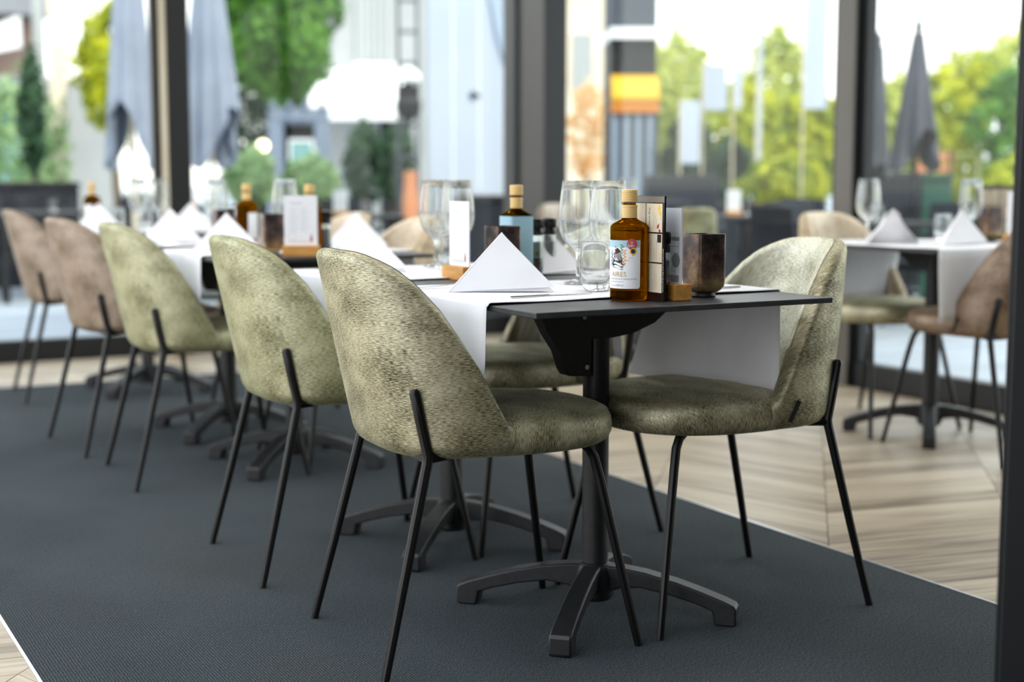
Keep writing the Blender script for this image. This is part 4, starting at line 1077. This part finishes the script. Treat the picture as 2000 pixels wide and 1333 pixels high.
# pergola
x, y = at(588, 17.5); pg = empty('pergola', (x, y, GZ), facing(588, 17.5), 'blue grey pergola frame behind the sage bushes', 'pergola')
for sx_, sy2 in ((-.28, 0), (.28, 0), (-.28, 1.2), (.28, 1.2)): MB().box(sx_-.09, sx_+.09, sy2-.09, sy2+.09, 0, 1.72).build('post', 'pergola_blue', pg, smooth=0, bevel=.01)
MB().box(-.37, .37, -.1, .1, 1.72, 1.87).build('beam', 'pergola_blue', pg, smooth=0, bevel=.01); MB().box(-.37, .37, 1.1, 1.3, 1.72, 1.87).build('beam', 'pergola_blue', pg, smooth=0, bevel=.01)
for k in range(4): MB().box(-.34+.2*k, -.28+.2*k, -.15, 1.35, 1.87, 1.95).build('rafter', 'pergola_blue', pg, smooth=0)
MB().box(-.37, .37, 1.32, 1.36, 0, 1.72).build('back_panel', 'navy_dark', pg, smooth=0)
x, y = at(592, 16.4); sg_ = empty('white_sign', (x, y, GZ), facing(592, 16.4), 'white framed glass board standing in front of the pergola', 'sign')
MB().box(-.12, .12, -.01, .01, .98, 1.44).build('board', 'teal_glass', sg_, smooth=0)
for b_ in ((-.14, -.12, .96, 1.46), (.12, .14, .96, 1.46), (-.14, .14, 1.44, 1.47), (-.14, .14, .95, .98)): MB().box(b_[0], b_[1], -.02, .02, b_[2], b_[3]).build('frame_bar', 'awning_white', sg_, smooth=0)
MB().box(-.015, .015, -.015, .015, 0, .96).build('stand', 'awning_white', sg_, smooth=0)
x, y = at(518, 15.6); lp = empty('garden_lamp', (x, y, GZ), 0, 'small warm glowing globe lamp left of the pergola', 'lamp')
MB().lathe([(.012, 0), (.012, 1.32)], 10).build('stem', 'black_metal', lp); MB().lathe([(.005, 1.31), (.045, 1.325), (.066, 1.375), (.045, 1.425), (.005, 1.44)], 16).build('globe', 'lamp_bulb', lp)
x, y = at(803, 14); o = MB().lathe([(.05, 0), (.075, .3), (.085, .8), (.06, 1.0), (.07, 1.08), (.05, 1.09)], 16).build('clay_urn', 'terracotta', loc=(x, y, GZ)); setprops(o, 'tall terracotta urn under the lattice mast', 'urn')
# kiosk
x, y = at(1234, 13.5); kk = empty('kiosk', (x, y, GZ), facing(1234, 13.5)+R(6), 'black kiosk with yellow awning and striped grey base', 'kiosk')
MB().box(-.215, .215, 0, .8, 0, 2.32).build('cabinet', 'wagon_black', kk, smooth=0)
MB().box(-.225, .225, -.08, .85, 2.32, 2.42).build('fascia', 'awning_white', kk, smooth=0)
MB().box(-.215, .215, 0, .8, 2.42, 3.0).build('upper_box', 'slat_dark', kk, smooth=0)
MB().prism([(.0, 1.99), (-.12, 1.95), (-.26, 1.78), (-.26, 1.74), (0, 1.74)], -.215, .215, 'yz').build('yellow_awning', 'wagon_yellow', kk, smooth=0)
MB().box(-.215, .215, -.25, 0, 1.63, 1.74).build('counter', 'wagon_orange', kk, smooth=0)
for k in range(8): MB().box(-.215+.054*k, -.215+.054*k+.050, -.22+.012*(k % 2), -.17, .05, 1.62).build('base_slat', 'slat_blue' if k % 2 == 0 else 'slat_dark', kk, smooth=0)
MB().box(-.21, .21, -.17, 0, .05, 1.62).build('base_core', 'slat_dark', kk, smooth=0)
# pale facade right of the corner pillar
x, y = at(1165, 26); fc = empty('house', (x, y, GZ), facing(1165, 26), 'cream facade seen beside the corner pillar, behind the kiosk', 'building')
MB().box(-.8, .9, 0, 3, 0, 4.6).build('wall', 'render_cream', fc, smooth=0); MB().box(-.86, .96, -.2, 3, 4.6, 4.8).build('roof', 'roof_grey', fc, smooth=0)
MB().box(-.45, -.1, -.04, .02, 2.6, 3.6).build('window', 'shutter_grey', fc, smooth=0); MB().box(.25, .6, -.04, .02, 2.6, 3.6).build('window', 'shutter_grey', fc, smooth=0)
# white boards
def board(px, d, y0, y1, wpx, lb, m='panel_white'):
    x, y = at(px, d); t = empty('white_board', (x, y, GZ), facing(px, d), lb, 'board', 'white boards and banners on the terrace')
    z0, z1 = zat(y1, d)-GZ, zat(y0, d)-GZ; w2 = wpx*d/F_PX/2
    MB().box(-w2, w2, -.012, .012, z0, z1).build('panel', m, t, smooth=0, bevel=.003)
    MB().box(-w2-.02, -w2, -.018, .018, 0, z1+.03).build('pole', 'pole_cream', t, smooth=0)
    MB().box(-w2-.12, -w2+.10, -.1, .1, 0, .03).build('foot', 'frame_black', t, smooth=0)
    return t
board(1345, 13, 200, 320, 36, 'white banner just right of the black kiosk')
board(1392, 14.2, 130, 218, 44, 'pale white board above the dark shrub')
board(1436, 14.3, 140, 215, 14, 'narrow white board beside the wider pale one')
board(1585, 14.5, -40, 215, 42, 'tall white banner next to the grey window post')
board(1478, 16, -30, 320, 7, 'slender pale banner before the lime trees')
# terrace seating
def make_tchair():
    t = empty('terrace_chair', (0, 0, 0), cat='chair', group='navy terrace chairs')
    MB().box(-.23, .23, -.23, .23, .40, .46).build('seat', 'navy_fabric', t, smooth=0, bevel=.02)
    MB().prism([(-.22, .44), (-.25, .86), (-.21, .87), (-.175, .45)], -.22, .22, 'xz').build('backrest', 'navy_fabric', t, smooth=0, bevel=.015)
    for sx_ in (-1, 1):
        for sy2 in (-1, 1): MB().tube([(sx_*.22, sy2*.21, 0), (sx_*.19, sy2*.19, .41)], .012, 8).build('leg', 'navy_dark', t)
        MB().tube([(-.21, sx_*.235, .62), (.12, sx_*.24, .64), (.18, sx_*.235, .60), (.20, sx_*.22, .41)], .014, 8).build('armrest', 'navy_dark', t)
    return t
def make_ttable():
    t = empty('terrace_table', (0, 0, 0), cat='table', group='dark terrace tables')
    MB().box(-.40, .40, -.40, .40, .715, .745).build('tabletop', 'navy_dark', t, smooth=0, bevel=.004)
    for sx_ in (-1, 1):
        for sy2 in (-1, 1): MB().box(sx_*.36-.02, sx_*.36+.02, sy2*.36-.02, sy2*.36+.02, 0, .715).build('leg', 'navy_dark', t, smooth=0)
    return t
TT = make_ttable(); TCH = make_tchair()
TSP = [(75, 12.2, 5, 'dark terrace table behind the two taupe chair backs'), (685, 11.1, -20, 'dark terrace table before the white screen and dark shrubs'),
       (1440, 11.2, 12, 'dark terrace table behind the bronze pot, outside the glass'), (1690, 9.6, 0, 'dark terrace table beyond the right window post'), (392, 14.6, 30, 'dark terrace table behind the right hand grey parasol')]
CSP = ['left', 'right']
nmz = ['behind the taupe chair backs', 'before the white screen', 'behind the bronze pot', 'beyond the right window post', 'behind the right hand grey parasol']
for k, (px, d, a, lb) in enumerate(TSP):
    x, y = at(px, d); r0 = R(a)
    o = TT if k == 0 else dup(TT, (0, 0, 0)); o.location = (x, y, GZ); o.rotation_euler = (0, 0, r0); o['label'] = lb
    for j, (ang, wd) in enumerate(((0, 'right of'), (180, 'left of'), (90, 'behind'))):
        aa = r0+R(ang); o = TCH if (k == 0 and j == 0) else dup(TCH, (0, 0, 0))
        o.location = (x+.58*math.cos(aa), y+.58*math.sin(aa), GZ); o.rotation_euler = (0, 0, aa+math.pi); o['label'] = f'navy terrace chair {wd} the dark table {nmz[k]}'
    if k in (1, 2, 4):
        dup(CD, (x-.12, y-.1, GZ+.746), facing(px, d), f'white menu card on the terrace table {nmz[k]}')
    o = dup(GT, (x+.15, y+.05, GZ+.746), 0, f'water glass on the terrace table {nmz[k]}')
def sofa(px, d, wd, h, m, lb, rot=0, name='terrace_sofa'):
    x, y = at(px, d); t = empty(name, (x, y, GZ), facing(px, d)+rot, lb, 'sofa', 'terrace sofas outside the right glass')
    MB().box(-wd/2, wd/2, -.35, .35, .06, .42).build('base', m, t, smooth=0, bevel=.03); MB().box(-wd/2, wd/2, -.35, -.18, .42, h).build('backrest', m, t, smooth=0, bevel=.04)
    for s_ in (-1, 1): MB().box(s_*wd/2-.07, s_*wd/2+.07, -.30, .35, .06, .64).build('armrest', m, t, smooth=0, bevel=.03)
    for s_ in (-1, 1):
        for q_ in (-.28, .28): MB().box(s_*(wd/2-.08)-.025, s_*(wd/2-.08)+.025, q_-.025, q_+.025, 0, .06).build('leg', 'navy_dark', t, smooth=0)
sofa(1330, 12.6, .62, 1.06, 'navy_fabric', 'navy sofa below the white banner by the kiosk')
sofa(1752, 12.9, .6, 1.08, 'navy_fabric', 'navy sofa under the dark parasols')
def planter(px, d, wd, h, m, lb):
    x, y = at(px, d); t = empty('planter', (x, y, GZ), facing(px, d), lb, 'planter', 'planter boxes on the terrace')
    MB().box(-wd/2, wd/2, -.2, .2, 0, h).build('box', m, t, smooth=0, bevel=.01); MB().box(-wd/2-.015, wd/2+.015, -.215, .215, h, h+.04).build('rim', m, t, smooth=0, bevel=.006)
    MB().box(-wd/2+.03, wd/2-.03, -.17, .17, h+.035, h+.045).build('soil', 'bark', t, smooth=0)
planter(1480, 13.8, 1.25, .74, 'navy_fabric', 'navy planter box under the bright yellow shrub')
planter(1826, 11.2, .22, 1.02, 'green_paint', 'tall green planter between the navy sofa and the lime hedge')
planter(560, 13.6, 1.1, .62, 'slat_dark', 'long dark planter box holding the sage bushes')
planter(40, 13.6, 1.1, .95, 'navy_fabric', 'navy planter box behind the leftmost chair back')
planter(948, 10.9, .42, .86, 'navy_fabric', 'navy planter box at the foot of the white screen')
# market tent and benches on the right
x, y = at(1946, 19); tn = empty('market_tent', (x, y, GZ), facing(1946, 19), 'small white peaked tent with yellow pennants among the lime trees', 'tent')
MB().box(-.21, .21, -.2, .2, 0, 1.62).build('walls', 'awning_white', tn, smooth=0)
MB().add([(-.24, -.23, 1.60), (.24, -.23, 1.60), (.24, .23, 1.60), (-.24, .23, 1.60), (0, 0, 1.98)], [(0, 1, 4), (1, 2, 4), (2, 3, 4), (3, 0, 4), (3, 2, 1, 0)]).build('roof', 'awning_white', tn, smooth=0)
MB().box(-.05, .05, -.215, -.2, 0, 1.25).build('doorway', 'render_cream', tn, smooth=0)
for s_ in (-1, 1):
    pl_ = MB().tube([(s_*.28, 0, 0), (s_*.28, 0, 1.95)], .015, 8).build('pennant_pole', 'pole_cream', tn)
    MB().prism([(s_*.28, 1.93), (s_*.28, 1.68), (s_*.12, 1.72), (s_*.14, 1.88)], -.01, .01, 'xz').build('pennant', 'wagon_yellow', pl_, smooth=0)
x, y = at(1815, 14); bn = empty('garden_bench', (x, y, GZ), facing(1815, 14), 'peach coloured garden bench beyond the dark parasols', 'bench')
for k in range(3): MB().box(-.20, .20, .14, .17, 1.0+.11*k-.02, 1.08+.11*k-.02).build('back_slat', 'terracotta', bn, smooth=0, bevel=.004)
for k in range(3): MB().box(-.20, .20, -.2+.11*k, -.11+.11*k, .72, .75).build('seat_slat', 'terracotta', bn, smooth=0, bevel=.004)
for s_ in (-.17, .17):
    MB().box(s_-.02, s_+.02, .13, .17, 0, 1.3).build('leg', 'bark', bn, smooth=0); MB().box(s_-.02, s_+.02, -.18, -.14, 0, .72).build('leg', 'bark', bn, smooth=0)
